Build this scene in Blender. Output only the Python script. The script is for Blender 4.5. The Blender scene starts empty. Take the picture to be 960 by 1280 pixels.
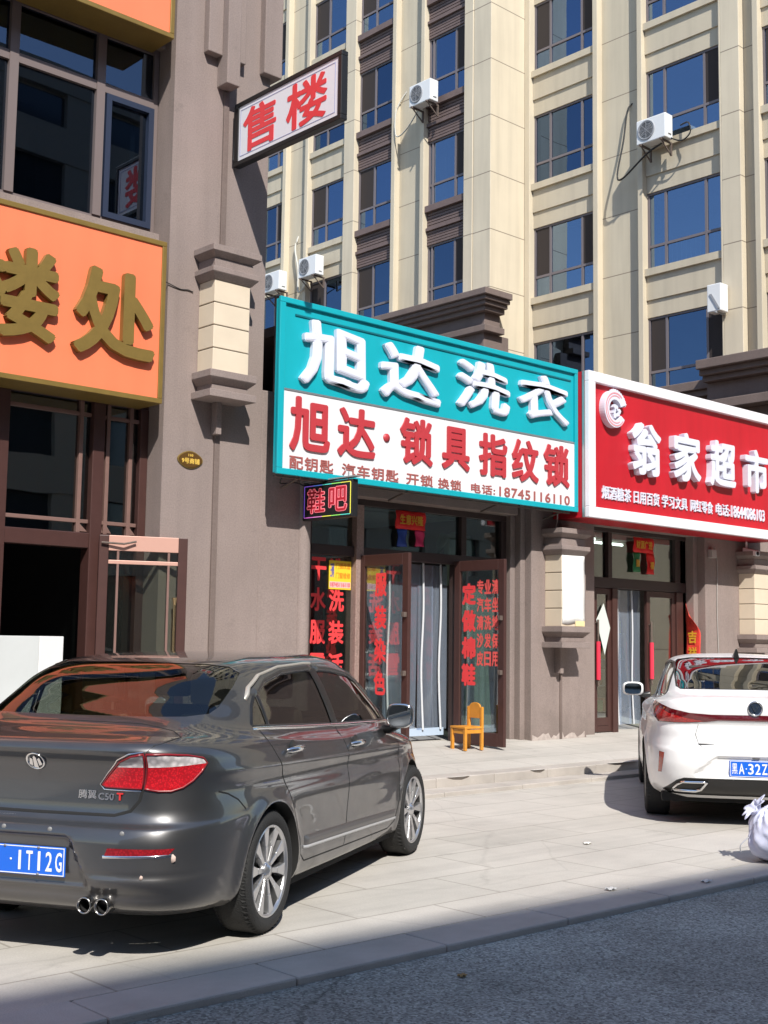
import bpy, bmesh, math, random
from mathutils import Vector, Matrix
from mathutils.geometry import delaunay_2d_cdt
import numpy as np
rnd = random.Random(7)
S = bpy.context.scene
COL = S.collection
R = math.radians

# ------------------------------------------------------------------ camera, sky, sun, exposure
CAMROWS = ((0.735857, 0.081527, 0.672212), (-0.676987, 0.067663, 0.732878), (0.014265, -0.994372, 0.104983))
cam = bpy.data.cameras.new('camera'); CAM = bpy.data.objects.new('camera', cam); COL.objects.link(CAM)
cu, cv, cw = (Vector(a) for a in CAMROWS)
CAM.matrix_world = Matrix(((cu[0], -cu[1], -cu[2], 0), (cv[0], -cv[1], -cv[2], 0), (cw[0], -cw[1], -cw[2], 1.55), (0, 0, 0, 1)))
cam.sensor_fit = 'VERTICAL'; cam.sensor_height = 36.0; cam.sensor_width = 27.0
cam.lens = 1552.85 * 36.0 / 1280.0
cam.clip_start = 0.1; cam.clip_end = 3000
S.camera = CAM

SUN = Vector((-0.52, -1.0, 1.12)).normalized()           # towards the sun
el = math.asin(SUN.z); az = math.atan2(SUN.x, SUN.y)
W = bpy.data.worlds.new('World'); S.world = W; W.use_nodes = True
nt = W.node_tree; bg = nt.nodes['Background']
sky = nt.nodes.new('ShaderNodeTexSky'); sky.sky_type = 'NISHITA'; sky.sun_disc = False
sky.sun_elevation = el; sky.sun_rotation = az; sky.altitude = 150; sky.air_density = 1.0; sky.dust_density = 0.6; sky.ozone_density = 1.8
nt.links.new(sky.outputs[0], bg.inputs[0]); bg.inputs[1].default_value = 0.15
sl = bpy.data.lights.new('sun', 'SUN'); sl.energy = 4.6; sl.angle = R(0.53); sl.color = (1.0, 0.955, 0.88)
so = bpy.data.objects.new('sun', sl); COL.objects.link(so)
so.rotation_euler = (-SUN).to_track_quat('-Z', 'Y').to_euler(); so.location = (0, -30, 60)
S.view_settings.view_transform = 'Standard'; S.view_settings.look = 'None'
S.view_settings.exposure = 0.45; S.view_settings.gamma = 1.0; S.view_settings.use_curve_mapping = False
S.cycles.max_bounces = 8; S.cycles.transparent_max_bounces = 24; S.cycles.glossy_bounces = 5
S.cycles.caustics_reflective = False; S.cycles.caustics_refractive = False
S.cycles.sample_clamp_indirect = 6.0
S.cycles.use_denoising = True

# ------------------------------------------------------------------ materials
MATS = {}
def sock(n, *names):
    for k in names:
        if k in n.inputs: return n.inputs[k]
def mat(name, col=(.5, .5, .5), rough=.6, metal=0., coat=0., spec=.5, ior=1.5, var=None, bump=None, streak=None, flake=None, emit=None, alpha=None):
    """procedural Principled material; var=(scale, amount), bump=(scale, strength), streak=(amount) vertical weather streaks"""
    if name in MATS: return MATS[name]
    m = bpy.data.materials.new(name); m.use_nodes = True; MATS[name] = m
    t = m.node_tree; b = t.nodes['Principled BSDF']; L = t.links.new
    b.inputs['Base Color'].default_value = (*col, 1); b.inputs['Roughness'].default_value = rough
    b.inputs['Metallic'].default_value = metal; b.inputs['Specular IOR Level'].default_value = spec; b.inputs['IOR'].default_value = ior
    if coat: b.inputs['Coat Weight'].default_value = coat; b.inputs['Coat Roughness'].default_value = .02
    if emit: b.inputs['Emission Color'].default_value = (*emit[:3], 1); b.inputs['Emission Strength'].default_value = emit[3]
    geo = t.nodes.new('ShaderNodeNewGeometry')
    cur = None
    if var:
        n = t.nodes.new('ShaderNodeTexNoise'); n.inputs['Scale'].default_value = var[0]; n.inputs['Detail'].default_value = 6; n.inputs['Roughness'].default_value = .65
        L(geo.outputs['Position'], n.inputs['Vector'])
        mr = t.nodes.new('ShaderNodeMapRange'); mr.inputs[1].default_value = .3; mr.inputs[2].default_value = .7
        mr.inputs[3].default_value = 1 - var[1]; mr.inputs[4].default_value = 1 + var[1]; L(n.outputs[0], mr.inputs[0]); cur = mr.outputs[0]
    if streak:
        mp = t.nodes.new('ShaderNodeMapping'); mp.inputs['Scale'].default_value = (5, 5, .35); L(geo.outputs['Position'], mp.inputs[0])
        n2 = t.nodes.new('ShaderNodeTexNoise'); n2.inputs['Scale'].default_value = 1.0; n2.inputs['Detail'].default_value = 5; L(mp.outputs[0], n2.inputs['Vector'])
        m2 = t.nodes.new('ShaderNodeMapRange'); m2.inputs[1].default_value = .42; m2.inputs[2].default_value = .75; m2.inputs[3].default_value = 1.0; m2.inputs[4].default_value = 1 - streak
        L(n2.outputs[0], m2.inputs[0])
        if cur:
            mm = t.nodes.new('ShaderNodeMath'); mm.operation = 'MULTIPLY'; L(cur, mm.inputs[0]); L(m2.outputs[0], mm.inputs[1]); cur = mm.outputs[0]
        else: cur = m2.outputs[0]
    if cur:
        vm = t.nodes.new('ShaderNodeVectorMath'); vm.operation = 'SCALE'; vm.inputs[0].default_value = col; L(cur, vm.inputs['Scale']); L(vm.outputs[0], b.inputs['Base Color'])
    if bump:
        n3 = t.nodes.new('ShaderNodeTexNoise'); n3.inputs['Scale'].default_value = bump[0]; n3.inputs['Detail'].default_value = 4; L(geo.outputs['Position'], n3.inputs['Vector'])
        bp = t.nodes.new('ShaderNodeBump'); bp.inputs['Strength'].default_value = bump[1]; bp.inputs['Distance'].default_value = .01; L(n3.outputs[0], bp.inputs['Height']); L(bp.outputs[0], b.inputs['Normal'])
    return m
def glass(name, tint=(.6, .65, .62), refl=.25, rough=.01, wav=0.0, gcol=(1, 1, 1), wsc=1.5):
    """thin pane: tinted see-through mixed with a mirror coat"""
    if name in MATS: return MATS[name]
    m = bpy.data.materials.new(name); m.use_nodes = True; MATS[name] = m
    t = m.node_tree; t.nodes.clear(); L = t.links.new
    out = t.nodes.new('ShaderNodeOutputMaterial'); tr = t.nodes.new('ShaderNodeBsdfTransparent'); gl = t.nodes.new('ShaderNodeBsdfGlossy'); mx = t.nodes.new('ShaderNodeMixShader')
    tr.inputs[0].default_value = (*tint, 1); gl.inputs[0].default_value = (*gcol, 1); gl.inputs['Roughness'].default_value = rough
    fr = t.nodes.new('ShaderNodeLayerWeight'); fr.inputs[0].default_value = .5
    mr = t.nodes.new('ShaderNodeMapRange'); mr.inputs[1].default_value = 0; mr.inputs[2].default_value = 1; mr.inputs[3].default_value = refl; mr.inputs[4].default_value = 1
    pw = t.nodes.new('ShaderNodeMath'); pw.operation = 'POWER'; pw.inputs[1].default_value = 4.5; L(fr.outputs['Facing'], pw.inputs[0]); L(pw.outputs[0], mr.inputs[0])
    L(mr.outputs[0], mx.inputs[0]); L(tr.outputs[0], mx.inputs[1]); L(gl.outputs[0], mx.inputs[2]); L(mx.outputs[0], out.inputs[0])
    if wav:
        geo = t.nodes.new('ShaderNodeNewGeometry'); n = t.nodes.new('ShaderNodeTexNoise'); n.inputs['Scale'].default_value = wsc; n.inputs['Detail'].default_value = 1
        L(geo.outputs['Position'], n.inputs['Vector']); bp = t.nodes.new('ShaderNodeBump'); bp.inputs['Strength'].default_value = wav; bp.inputs['Distance'].default_value = .02
        L(n.outputs[0], bp.inputs['Height']); L(bp.outputs[0], gl.inputs['Normal'])
    return m

# ------------------------------------------------------------------ mesh helpers
class MB:
    def __init__(s): s.v = []; s.f = []; s.sm = []
    def add(s, V, F, smooth=False):
        n = len(s.v); s.v += [Vector(p) for p in V]
        s.f += [tuple(i + n for i in f) for f in F]; s.sm += [smooth] * len(F); return s
    def box(s, x0, x1, y0, y1, z0, z1):
        x0, x1 = min(x0, x1), max(x0, x1); y0, y1 = min(y0, y1), max(y0, y1); z0, z1 = min(z0, z1), max(z0, z1)
        V = [(x0, y0, z0), (x1, y0, z0), (x1, y1, z0), (x0, y1, z0), (x0, y0, z1), (x1, y0, z1), (x1, y1, z1), (x0, y1, z1)]
        return s.add(V, [(3, 2, 1, 0), (4, 5, 6, 7), (0, 1, 5, 4), (1, 2, 6, 5), (2, 3, 7, 6), (3, 0, 4, 7)])
    def hexa(s, lo, hi):
        """two quads (4 points each, same order)"""
        return s.add(list(lo) + list(hi), [(3, 2, 1, 0), (4, 5, 6, 7), (0, 1, 5, 4), (1, 2, 6, 5), (2, 3, 7, 6), (3, 0, 4, 7)])
    def prism(s, pts, axis, a, b):
        """2D outline pushed along an axis: 'x' -> pts are (y,z), 'y' -> (x,z), 'z' -> (x,y)"""
        def P(p, t): return {'x': (t, p[0], p[1]), 'y': (p[0], t, p[1]), 'z': (p[0], p[1], t)}[axis]
        n = len(pts); V = [P(p, a) for p in pts] + [P(p, b) for p in pts]
        return s.add(V, [tuple(range(n))[::-1], tuple(range(n, 2 * n))] + [(i, (i + 1) % n, n + (i + 1) % n, n + i) for i in range(n)])
    def tube(s, pts, r, n=8, cap=True):
        pts = [Vector(p) for p in pts]; rings = []; up = Vector((0, 0, 1))
        for i, p in enumerate(pts):
            d = (pts[min(i + 1, len(pts) - 1)] - pts[max(i - 1, 0)]).normalized()
            a = d.cross(up if abs(d.z) < .95 else Vector((1, 0, 0))).normalized(); b = d.cross(a)
            rr = r[i] if isinstance(r, (list, tuple)) else r
            rings.append([p + a * rr * math.cos(2 * math.pi * k / n) + b * rr * math.sin(2 * math.pi * k / n) for k in range(n)])
        V = [q for g in rings for q in g]; F = []
        for i in range(len(pts) - 1):
            for k in range(n): F.append((i * n + k, i * n + (k + 1) % n, (i + 1) * n + (k + 1) % n, (i + 1) * n + k))
        s.add(V, F, True)
        if cap: s.add(rings[0], [tuple(range(n))]); s.add(rings[-1], [tuple(range(n))[::-1]])
        return s
    def lathe(s, prof, n=32, axis='y', c=(0, 0, 0)):
        """prof: list of (radius, along)"""
        V = []
        for r, h in prof:
            for k in range(n):
                a = 2 * math.pi * k / n; p, q = r * math.cos(a), r * math.sin(a)
                V.append(Vector({'y': (p, h, q), 'z': (p, q, h), 'x': (h, p, q)}[axis]) + Vector(c))
        F = []
        for i in range(len(prof) - 1):
            for k in range(n): F.append((i * n + k, i * n + (k + 1) % n, (i + 1) * n + (k + 1) % n, (i + 1) * n + k))
        return s.add(V, F, True)
    def grid(s, nu, nv, fn, smooth=True):
        V = [fn(i / (nu - 1), j / (nv - 1)) for i in range(nu) for j in range(nv)]
        return s.add(V, [(i * nv + j, (i + 1) * nv + j, (i + 1) * nv + j + 1, i * nv + j + 1) for i in range(nu - 1) for j in range(nv - 1)], smooth)
def link(o): COL.objects.link(o); return o
def build(name, mb, m, parent=None, bevel=0, recalc=True, solid=0):
    """mb in the parent's own coordinates"""
    me = bpy.data.meshes.new(name); me.from_pydata(mb.v, [], mb.f); me.update()
    if recalc:
        bm = bmesh.new(); bm.from_mesh(me); bmesh.ops.recalc_face_normals(bm, faces=bm.faces); bm.to_mesh(me); bm.free()
    for p, s_ in zip(me.polygons, mb.sm): p.use_smooth = s_
    if m: me.materials.append(m)
    o = bpy.data.objects.new(name, me); link(o)
    if parent: o.parent = parent
    if solid:
        md = o.modifiers.new('thickness', 'SOLIDIFY'); md.thickness = solid; md.offset = 0
    if bevel:
        md = o.modifiers.new('bevel', 'BEVEL'); md.width = bevel; md.segments = 2; md.limit_method = 'ANGLE'; md.angle_limit = R(40)
    return o
def tag(o, label=None, cat=None, group=None, kind=None):
    if label: o['label'] = label
    if cat: o['category'] = cat
    if group: o['group'] = group
    if kind: o['kind'] = kind
    return o
def thing(name, loc, label, cat, group=None, rz=0):
    o = bpy.data.objects.new(name, None); link(o); o.empty_display_size = .2
    o.location = loc; o.rotation_euler = (0, 0, rz); return tag(o, label, cat, group)
class At:
    """world-coordinate building of parts under a thing whose empty stands at loc"""
    def __init__(s, root): s.root = root; s.off = Vector(root.location)
    def part(s, name, mb, m, parent=None, **k):
        mb.v = [p - s.off for p in mb.v]
        o = build(name, mb, m, parent or s.root, **k); return o
def text_mesh(body, offset=0.0, rnd_=False, res=3, spacing=1.0):
    """glyph outlines thickened by laying shifted copies of the glyph over each other (each a hair shallower than the last)"""
    c = bpy.data.curves.new('lettering', 'FONT'); c.body = body; c.size = 1; c.extrude = .5
    c.resolution_u = res; c.space_character = spacing
    o = bpy.data.objects.new('lettering', c); link(o)
    me = bpy.data.meshes.new_from_object(o.evaluated_get(bpy.context.evaluated_depsgraph_get()))
    bpy.data.objects.remove(o); bpy.data.curves.remove(c)
    if offset <= 0: return me
    co = np.array([v.co[:] for v in me.vertices]); fs = [tuple(p.vertices) for p in me.polygons]; n = len(co); bpy.data.meshes.remove(me)
    sh = [(0, 0, 1.0)]; k = 1
    rings = ((offset * .55, 7, .95), (offset, 10, .84)) if rnd_ else ((offset, 8 if offset > .02 else 5, .997),)
    for r, m, dep in rings:
        for i in range(m):
            a = 2 * math.pi * (i + .5 * (m % 2)) / m; sh.append((r * math.cos(a), r * math.sin(a), dep - .0011 * i)); k += 1
    V = []; F = []
    for i, (dx, dy, d) in enumerate(sh):
        q = co + [dx, dy, 0]; q[:, 2] = -.5 + (co[:, 2] + .5) * d; V.append(q); F += [tuple(j + i * n for j in f) for f in fs]
    me = bpy.data.meshes.new('lettering'); me.from_pydata(np.concatenate(V).tolist(), [], F); me.update(); return me
def text(name, body, m, parent, O, ux, uz, w, h, depth=.01, offset=0.0, rnd_=False, shear=0, warp=None, spacing=1.0, rel=True):
    """lettering stretched into a w x h box whose lower-left corner is O (world, or parent's coordinates if parent is None); front faces ux x uz.. towards the reader"""
    me = text_mesh(body, offset, rnd_, spacing=spacing)
    ux = Vector(ux).normalized(); uz = Vector(uz).normalized(); un = ux.cross(uz)
    co = np.array([v.co[:] for v in me.vertices]); lo = co.min(0); hi = co.max(0)
    off = Vector(parent.location) if (parent and rel) else Vector((0, 0, 0))
    for v, c in zip(me.vertices, co):
        a = (c[0] - lo[0]) / (hi[0] - lo[0]) * w; b = (c[1] - lo[1]) / (hi[1] - lo[1]) * h; d = (c[2] - lo[2]) / max(1e-6, hi[2] - lo[2]) * depth
        if warp: a, b = warp(a / w, b / h); a *= w; b *= h
        v.co = Vector(O) + ux * a + uz * b + un * d - off
    me.materials.clear(); me.materials.append(m); me.name = name
    o = bpy.data.objects.new(name, me); link(o)
    if parent: o.parent = parent
    return o
# ------------------------------------------------------------------ material set of the street
def weathered(name, col):
    """rendered wall: soft patches, rain streaks, a splash band of grime with an uneven top near the pavement, fine grit"""
    m = mat(name, col, .88, var=(.9, .09), bump=(150, .5), streak=.13); t = m.node_tree; b = t.nodes['Principled BSDF']; L = t.links.new
    geo = t.nodes.new('ShaderNodeNewGeometry'); src = b.inputs['Base Color'].links[0].from_socket
    n = t.nodes.new('ShaderNodeTexNoise'); n.inputs['Scale'].default_value = 2.2; n.inputs['Detail'].default_value = 9; n.inputs['Roughness'].default_value = .72; L(geo.outputs['Position'], n.inputs['Vector'])
    sx = t.nodes.new('ShaderNodeSeparateXYZ'); L(geo.outputs['Position'], sx.inputs[0])
    ad = t.nodes.new('ShaderNodeMath'); ad.operation = 'MULTIPLY_ADD'; ad.inputs[1].default_value = -1.6; L(n.outputs[0], ad.inputs[0]); L(sx.outputs[2], ad.inputs[2])
    mr = t.nodes.new('ShaderNodeMapRange'); mr.inputs[1].default_value = -.55; mr.inputs[2].default_value = .15; mr.inputs[3].default_value = .62; mr.inputs[4].default_value = 0; L(ad.outputs[0], mr.inputs[0])
    mx = t.nodes.new('ShaderNodeMix'); mx.data_type = 'RGBA'; mx.inputs[7].default_value = (col[0] * .62, col[1] * .62, col[2] * .60, 1); L(mr.outputs[0], mx.inputs[0]); L(src, mx.inputs[6])
    n2 = t.nodes.new('ShaderNodeTexNoise'); n2.inputs['Scale'].default_value = 60; n2.inputs['Detail'].default_value = 4; L(geo.outputs['Position'], n2.inputs['Vector'])
    m2 = t.nodes.new('ShaderNodeMapRange'); m2.inputs[1].default_value = .3; m2.inputs[2].default_value = .7; m2.inputs[3].default_value = .88; m2.inputs[4].default_value = 1.10; L(n2.outputs[0], m2.inputs[0])
    n3 = t.nodes.new('ShaderNodeTexNoise'); n3.inputs['Scale'].default_value = 3.1; n3.inputs['Detail'].default_value = 10; n3.inputs['Roughness'].default_value = .75; L(geo.outputs['Position'], n3.inputs['Vector'])
    m3 = t.nodes.new('ShaderNodeMapRange'); m3.inputs[1].default_value = .60; m3.inputs[2].default_value = .68; m3.inputs[3].default_value = 1.0; m3.inputs[4].default_value = .86; L(n3.outputs[0], m3.inputs[0])
    mm = t.nodes.new('ShaderNodeMath'); mm.operation = 'MULTIPLY'; L(m2.outputs[0], mm.inputs[0]); L(m3.outputs[0], mm.inputs[1])
    vm = t.nodes.new('ShaderNodeVectorMath'); vm.operation = 'SCALE'; L(mx.outputs[2], vm.inputs[0]); L(mm.outputs[0], vm.inputs['Scale']); L(vm.outputs[0], b.inputs['Base Color'])
    return m
stucco = weathered('mauve_stucco', (.272, .217, .198)); stucco_d = weathered('brown_stucco', (.175, .133, .118))
cream = mat('cream_stone', (.66, .56, .43), .8, var=(2.2, .05), bump=(120, .15))
tan = mat('tan_stone', (.535, .47, .355), .8, var=(.6, .05), bump=(90, .15), streak=.13)
tan_l = mat('pale_tan_stone', (.58, .51, .385), .8, var=(.6, .05), bump=(90, .15), streak=.11)
def jointed(name, col):
    m = mat(name, col, .8, var=(.6, .05), bump=(90, .15), streak=.13); t = m.node_tree; b = t.nodes['Principled BSDF']; L = t.links.new
    geo = t.nodes.new('ShaderNodeNewGeometry'); sx = t.nodes.new('ShaderNodeSeparateXYZ'); L(geo.outputs['Position'], sx.inputs[0])
    md = t.nodes.new('ShaderNodeMath'); md.operation = 'MODULO'; md.inputs[1].default_value = 1.485; L(sx.outputs[2], md.inputs[0])
    lt = t.nodes.new('ShaderNodeMath'); lt.operation = 'LESS_THAN'; lt.inputs[1].default_value = .024; L(md.outputs[0], lt.inputs[0])
    src = b.inputs['Base Color'].links[0].from_socket; mx = t.nodes.new('ShaderNodeMix'); mx.data_type = 'RGBA'; L(lt.outputs[0], mx.inputs[0]); L(src, mx.inputs[6]); mx.inputs[7].default_value = (.25, .205, .155, 1); L(mx.outputs[2], b.inputs['Base Color'])
    return m
tan_j = jointed('tan_stone_jointed', (.55, .485, .365)); tanl_j = jointed('pale_tan_stone_jointed', (.61, .535, .405))
groove_m = mat('groove', (.23, .19, .15), .9)
brick_br = mat('brown_brick', (.155, .112, .105), .85, var=(5, .12), bump=(60, .3))
bronze = mat('bronze_frame', (.062, .027, .023), .42, var=(9, .08))
bronze_l = mat('light_bronze_frame', (.19, .112, .095), .45, var=(9, .08))
win_fr = mat('grey_window_frame', (.16, .14, .15), .5)
win_al = mat('alu_window_frame', (.34, .32, .32), .45)
navy = mat('navy_sash', (.020, .030, .060), .45)
black = mat('black_metal', (.012, .012, .013), .45)
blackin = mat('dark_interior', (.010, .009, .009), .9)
white_p = mat('white_paint', (.80, .80, .80), .5)
gold = mat('aged_gold', (.24, .16, .042), .42, metal=.3, var=(6, .1))
orange = mat('orange_panel', (.90, .215, .10), .42, var=(.7, .04), streak=.06)
teal = mat('teal_panel', (.004, .37, .44), .45, var=(.8, .04), streak=.06)
redp = mat('red_panel', (.50, .011, .022), .45, var=(1.0, .07), streak=.12)
red_l = mat('red_letters', (.46, .04, .05), .45)
red_d = mat('red_decal', (.80, .055, .06), .5)
letter_w = mat('white_letters', (.68, .70, .80), .4, var=(3, .03))
panel_w = mat('white_panel', (.74, .74, .76), .4, var=(1.2, .03), streak=.05)
g_tower = glass('tower_glass', (.28, .32, .38), .38, .015, .2, (.34, .50, .78), .9)
g_shop = glass('shop_glass', (.62, .68, .65), .13, .01, .03)
g_dark = glass('dark_shop_glass', (.35, .40, .38), .16, .01, .05)
paving = None

# ------------------------------------------------------------------ ground
def paving_mat():
    m = bpy.data.materials.new('stone_paving'); m.use_nodes = True; t = m.node_tree; b = t.nodes['Principled BSDF']; L = t.links.new
    geo = t.nodes.new('ShaderNodeNewGeometry')
    br = t.nodes.new('ShaderNodeTexBrick'); br.inputs['Scale'].default_value = 1.0; br.offset = .5
    br.inputs['Brick Width'].default_value = 1.2; br.inputs['Row Height'].default_value = .6; br.inputs['Mortar Size'].default_value = .009; br.inputs['Mortar Smooth'].default_value = .3
    br.inputs['Color1'].default_value = (.50, .47, .43, 1); br.inputs['Color2'].default_value = (.455, .43, .39, 1); br.inputs['Mortar'].default_value = (.32, .295, .26, 1)
    L(geo.outputs['Position'], br.inputs['Vector'])
    n = t.nodes.new('ShaderNodeTexNoise'); n.inputs['Scale'].default_value = 1.1; n.inputs['Detail'].default_value = 8; n.inputs['Roughness'].default_value = .7; L(geo.outputs['Position'], n.inputs['Vector'])
    mr = t.nodes.new('ShaderNodeMapRange'); mr.inputs[1].default_value = .3; mr.inputs[2].default_value = .72; mr.inputs[3].default_value = .86; mr.inputs[4].default_value = 1.08; L(n.outputs[0], mr.inputs[0])
    n2 = t.nodes.new('ShaderNodeTexNoise'); n2.inputs['Scale'].default_value = 90; n2.inputs['Detail'].default_value = 3; L(geo.outputs['Position'], n2.inputs['Vector'])
    mr2 = t.nodes.new('ShaderNodeMapRange'); mr2.inputs[1].default_value = .3; mr2.inputs[2].default_value = .7; mr2.inputs[3].default_value = .93; mr2.inputs[4].default_value = 1.06; L(n2.outputs[0], mr2.inputs[0])
    mu = t.nodes.new('ShaderNodeMath'); mu.operation = 'MULTIPLY'; L(mr.outputs[0], mu.inputs[0]); L(mr2.outputs[0], mu.inputs[1])
    vm = t.nodes.new('ShaderNodeVectorMath'); vm.operation = 'SCALE'; L(br.outputs[0], vm.inputs[0]); L(mu.outputs[0], vm.inputs['Scale']); L(vm.outputs[0], b.inputs['Base Color'])
    b.inputs['Roughness'].default_value = .75
    def layer(sc, lo, hi, amt, vec=None, det=8):
        q = t.nodes.new('ShaderNodeTexNoise'); q.inputs['Scale'].default_value = sc; q.inputs['Detail'].default_value = det; q.inputs['Roughness'].default_value = .7; L(vec or geo.outputs['Position'], q.inputs['Vector'])
        r = t.nodes.new('ShaderNodeMapRange'); r.inputs[1].default_value = lo; r.inputs[2].default_value = hi; r.inputs[3].default_value = 1; r.inputs[4].default_value = amt; L(q.outputs[0], r.inputs[0]); return r.outputs[0]
    mp = t.nodes.new('ShaderNodeMapping'); mp.inputs['Rotation'].default_value = (0, 0, R(-30)); mp.inputs['Scale'].default_value = (.12, 2.6, 1); L(geo.outputs['Position'], mp.inputs[0])
    vo = t.nodes.new('ShaderNodeTexVoronoi'); vo.feature = 'DISTANCE_TO_EDGE'; vo.inputs['Scale'].default_value = .55
    wn = t.nodes.new('ShaderNodeTexNoise'); wn.inputs['Scale'].default_value = 2; wn.inputs['Detail'].default_value = 6; L(geo.outputs['Position'], wn.inputs['Vector']); wm = t.nodes.new('ShaderNodeMix'); wm.data_type = 'VECTOR'; wm.inputs[0].default_value = .12; L(geo.outputs['Position'], wm.inputs[4]); L(wn.outputs[1], wm.inputs[5]); L(wm.outputs[1], vo.inputs['Vector'])
    ck = t.nodes.new('ShaderNodeMapRange'); ck.inputs[1].default_value = .0; ck.inputs[2].default_value = .006; ck.inputs[3].default_value = .90; ck.inputs[4].default_value = 1; L(vo.outputs[0], ck.inputs[0])
    cur = vm.outputs[0]
    for o_ in (layer(2.3, .62, .72, .80), layer(.45, .5, .75, .86), layer(1, .52, .75, .84, mp.outputs[0], 5), layer(14, .66, .74, .82, None, 4), ck.outputs[0]):
        v2 = t.nodes.new('ShaderNodeVectorMath'); v2.operation = 'SCALE'; L(cur, v2.inputs[0]); L(o_, v2.inputs['Scale']); cur = v2.outputs[0]
    L(cur, b.inputs['Base Color'])
    bp = t.nodes.new('ShaderNodeBump'); bp.inputs['Strength'].default_value = .2; bp.inputs['Distance'].default_value = .01; L(n2.outputs[0], bp.inputs['Height']); L(bp.outputs[0], b.inputs['Normal'])
    return m
def asphalt_mat():
    m = bpy.data.materials.new('asphalt'); m.use_nodes = True; t = m.node_tree; b = t.nodes['Principled BSDF']; L = t.links.new
    geo = t.nodes.new('ShaderNodeNewGeometry')
    vo = t.nodes.new('ShaderNodeTexVoronoi'); vo.inputs['Scale'].default_value = 85; L(geo.outputs['Position'], vo.inputs['Vector'])
    n = t.nodes.new('ShaderNodeTexNoise'); n.inputs['Scale'].default_value = .7; n.inputs['Detail'].default_value = 8; n.inputs['Roughness'].default_value = .7; L(geo.outputs['Position'], n.inputs['Vector'])
    cr = t.nodes.new('ShaderNodeMapRange'); cr.inputs[1].default_value = 0; cr.inputs[2].default_value = 1; cr.inputs[3].default_value = .30; cr.inputs[4].default_value = 1.9; L(vo.outputs['Color'], cr.inputs[0])
    mr = t.nodes.new('ShaderNodeMapRange'); mr.inputs[1].default_value = .3; mr.inputs[2].default_value = .7; mr.inputs[3].default_value = .8; mr.inputs[4].default_value = 1.2; L(n.outputs[0], mr.inputs[0])
    mu = t.nodes.new('ShaderNodeMath'); mu.operation = 'MULTIPLY'; L(cr.outputs[0], mu.inputs[0]); L(mr.outputs[0], mu.inputs[1])
    vm = t.nodes.new('ShaderNodeVectorMath'); vm.operation = 'SCALE'; vm.inputs[0].default_value = (.205, .235, .232); L(mu.outputs[0], vm.inputs['Scale']); L(vm.outputs[0], b.inputs['Base Color'])
    b.inputs['Roughness'].default_value = .85
    def layer(sc, lo, hi, a0, a1, det=8):
        q = t.nodes.new('ShaderNodeTexNoise'); q.inputs['Scale'].default_value = sc; q.inputs['Detail'].default_value = det; q.inputs['Roughness'].default_value = .72; L(geo.outputs['Position'], q.inputs['Vector'])
        r = t.nodes.new('ShaderNodeMapRange'); r.inputs[1].default_value = lo; r.inputs[2].default_value = hi; r.inputs[3].default_value = a0; r.inputs[4].default_value = a1; L(q.outputs[0], r.inputs[0]); return r.outputs[0]
    ve = t.nodes.new('ShaderNodeTexVoronoi'); ve.feature = 'DISTANCE_TO_EDGE'; ve.inputs['Scale'].default_value = .42
    wn = t.nodes.new('ShaderNodeTexNoise'); wn.inputs['Scale'].default_value = 1.6; wn.inputs['Detail'].default_value = 8; L(geo.outputs['Position'], wn.inputs['Vector']); wm = t.nodes.new('ShaderNodeMix'); wm.data_type = 'VECTOR'; wm.inputs[0].default_value = .25; L(geo.outputs['Position'], wm.inputs[4]); L(wn.outputs[1], wm.inputs[5]); L(wm.outputs[1], ve.inputs['Vector'])
    ck = t.nodes.new('ShaderNodeMapRange'); ck.inputs[1].default_value = 0; ck.inputs[2].default_value = .007; ck.inputs[3].default_value = .6; ck.inputs[4].default_value = 1; L(ve.outputs[0], ck.inputs[0])
    cur = vm.outputs[0]
    for o_ in (layer(.35, .42, .62, .88, 1.12), layer(3.2, .62, .72, 1, .78), layer(22, .60, .75, 1, 1.45, 3), ck.outputs[0]):
        v2 = t.nodes.new('ShaderNodeVectorMath'); v2.operation = 'SCALE'; L(cur, v2.inputs[0]); L(o_, v2.inputs['Scale']); cur = v2.outputs[0]
    L(cur, b.inputs['Base Color'])
    bp = t.nodes.new('ShaderNodeBump'); bp.inputs['Strength'].default_value = .6; bp.inputs['Distance'].default_value = .006; L(vo.outputs['Distance'], bp.inputs['Height']); L(bp.outputs[0], b.inputs['Normal'])
    return m
pav = paving_mat(); asph = asphalt_mat()
kerb_m = mat('kerb_stone', (.40, .385, .365), .8, var=(2.5, .12), bump=(120, .3))
riser_m = mat('step_stone', (.40, .365, .33), .8, var=(2.5, .14), bump=(110, .3))
soil = mat('bare_ground', (.12, .115, .10), .9, var=(.05, .2))
tag(build('ground', MB().box(-900, 900, -900, 900, -1.2, -.30), soil), kind='structure')
tag(build('road', MB().box(-120, 160, -12.5, 4.64, -.28, -.035), asph), kind='structure')
tag(build('plaza_pavement', MB().box(-60, 160, 4.98, 30, -.25, 0.0), pav), kind='structure')
kb = MB()
x = -20.0
while x < 60:
    w = .99; kb.box(x + .004, x + w - .004, 4.645, 4.975, -.24, .004 + rnd.uniform(-.002, .002)); x += w
tag(build('kerb', kb, kerb_m, bevel=.012), kind='structure')
st = MB(); x = -10.0
while x < 50:
    st.box(x + .003, x + 1.197, 9.05, 9.37, -.2, .045 + rnd.uniform(-.003, .003)); x += 1.2
tag(build('step', st, riser_m, bevel=.008), kind='structure')
pf = MB(); x = -10.4
while x < 50:
    dz = rnd.uniform(-.002, .002)
    pf.box(x + .003, x + .897, 9.372, 9.64, -.2, .145 + dz); x += .9
tag(build('step_edge', pf, riser_m, bevel=.01), kind='structure')
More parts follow.
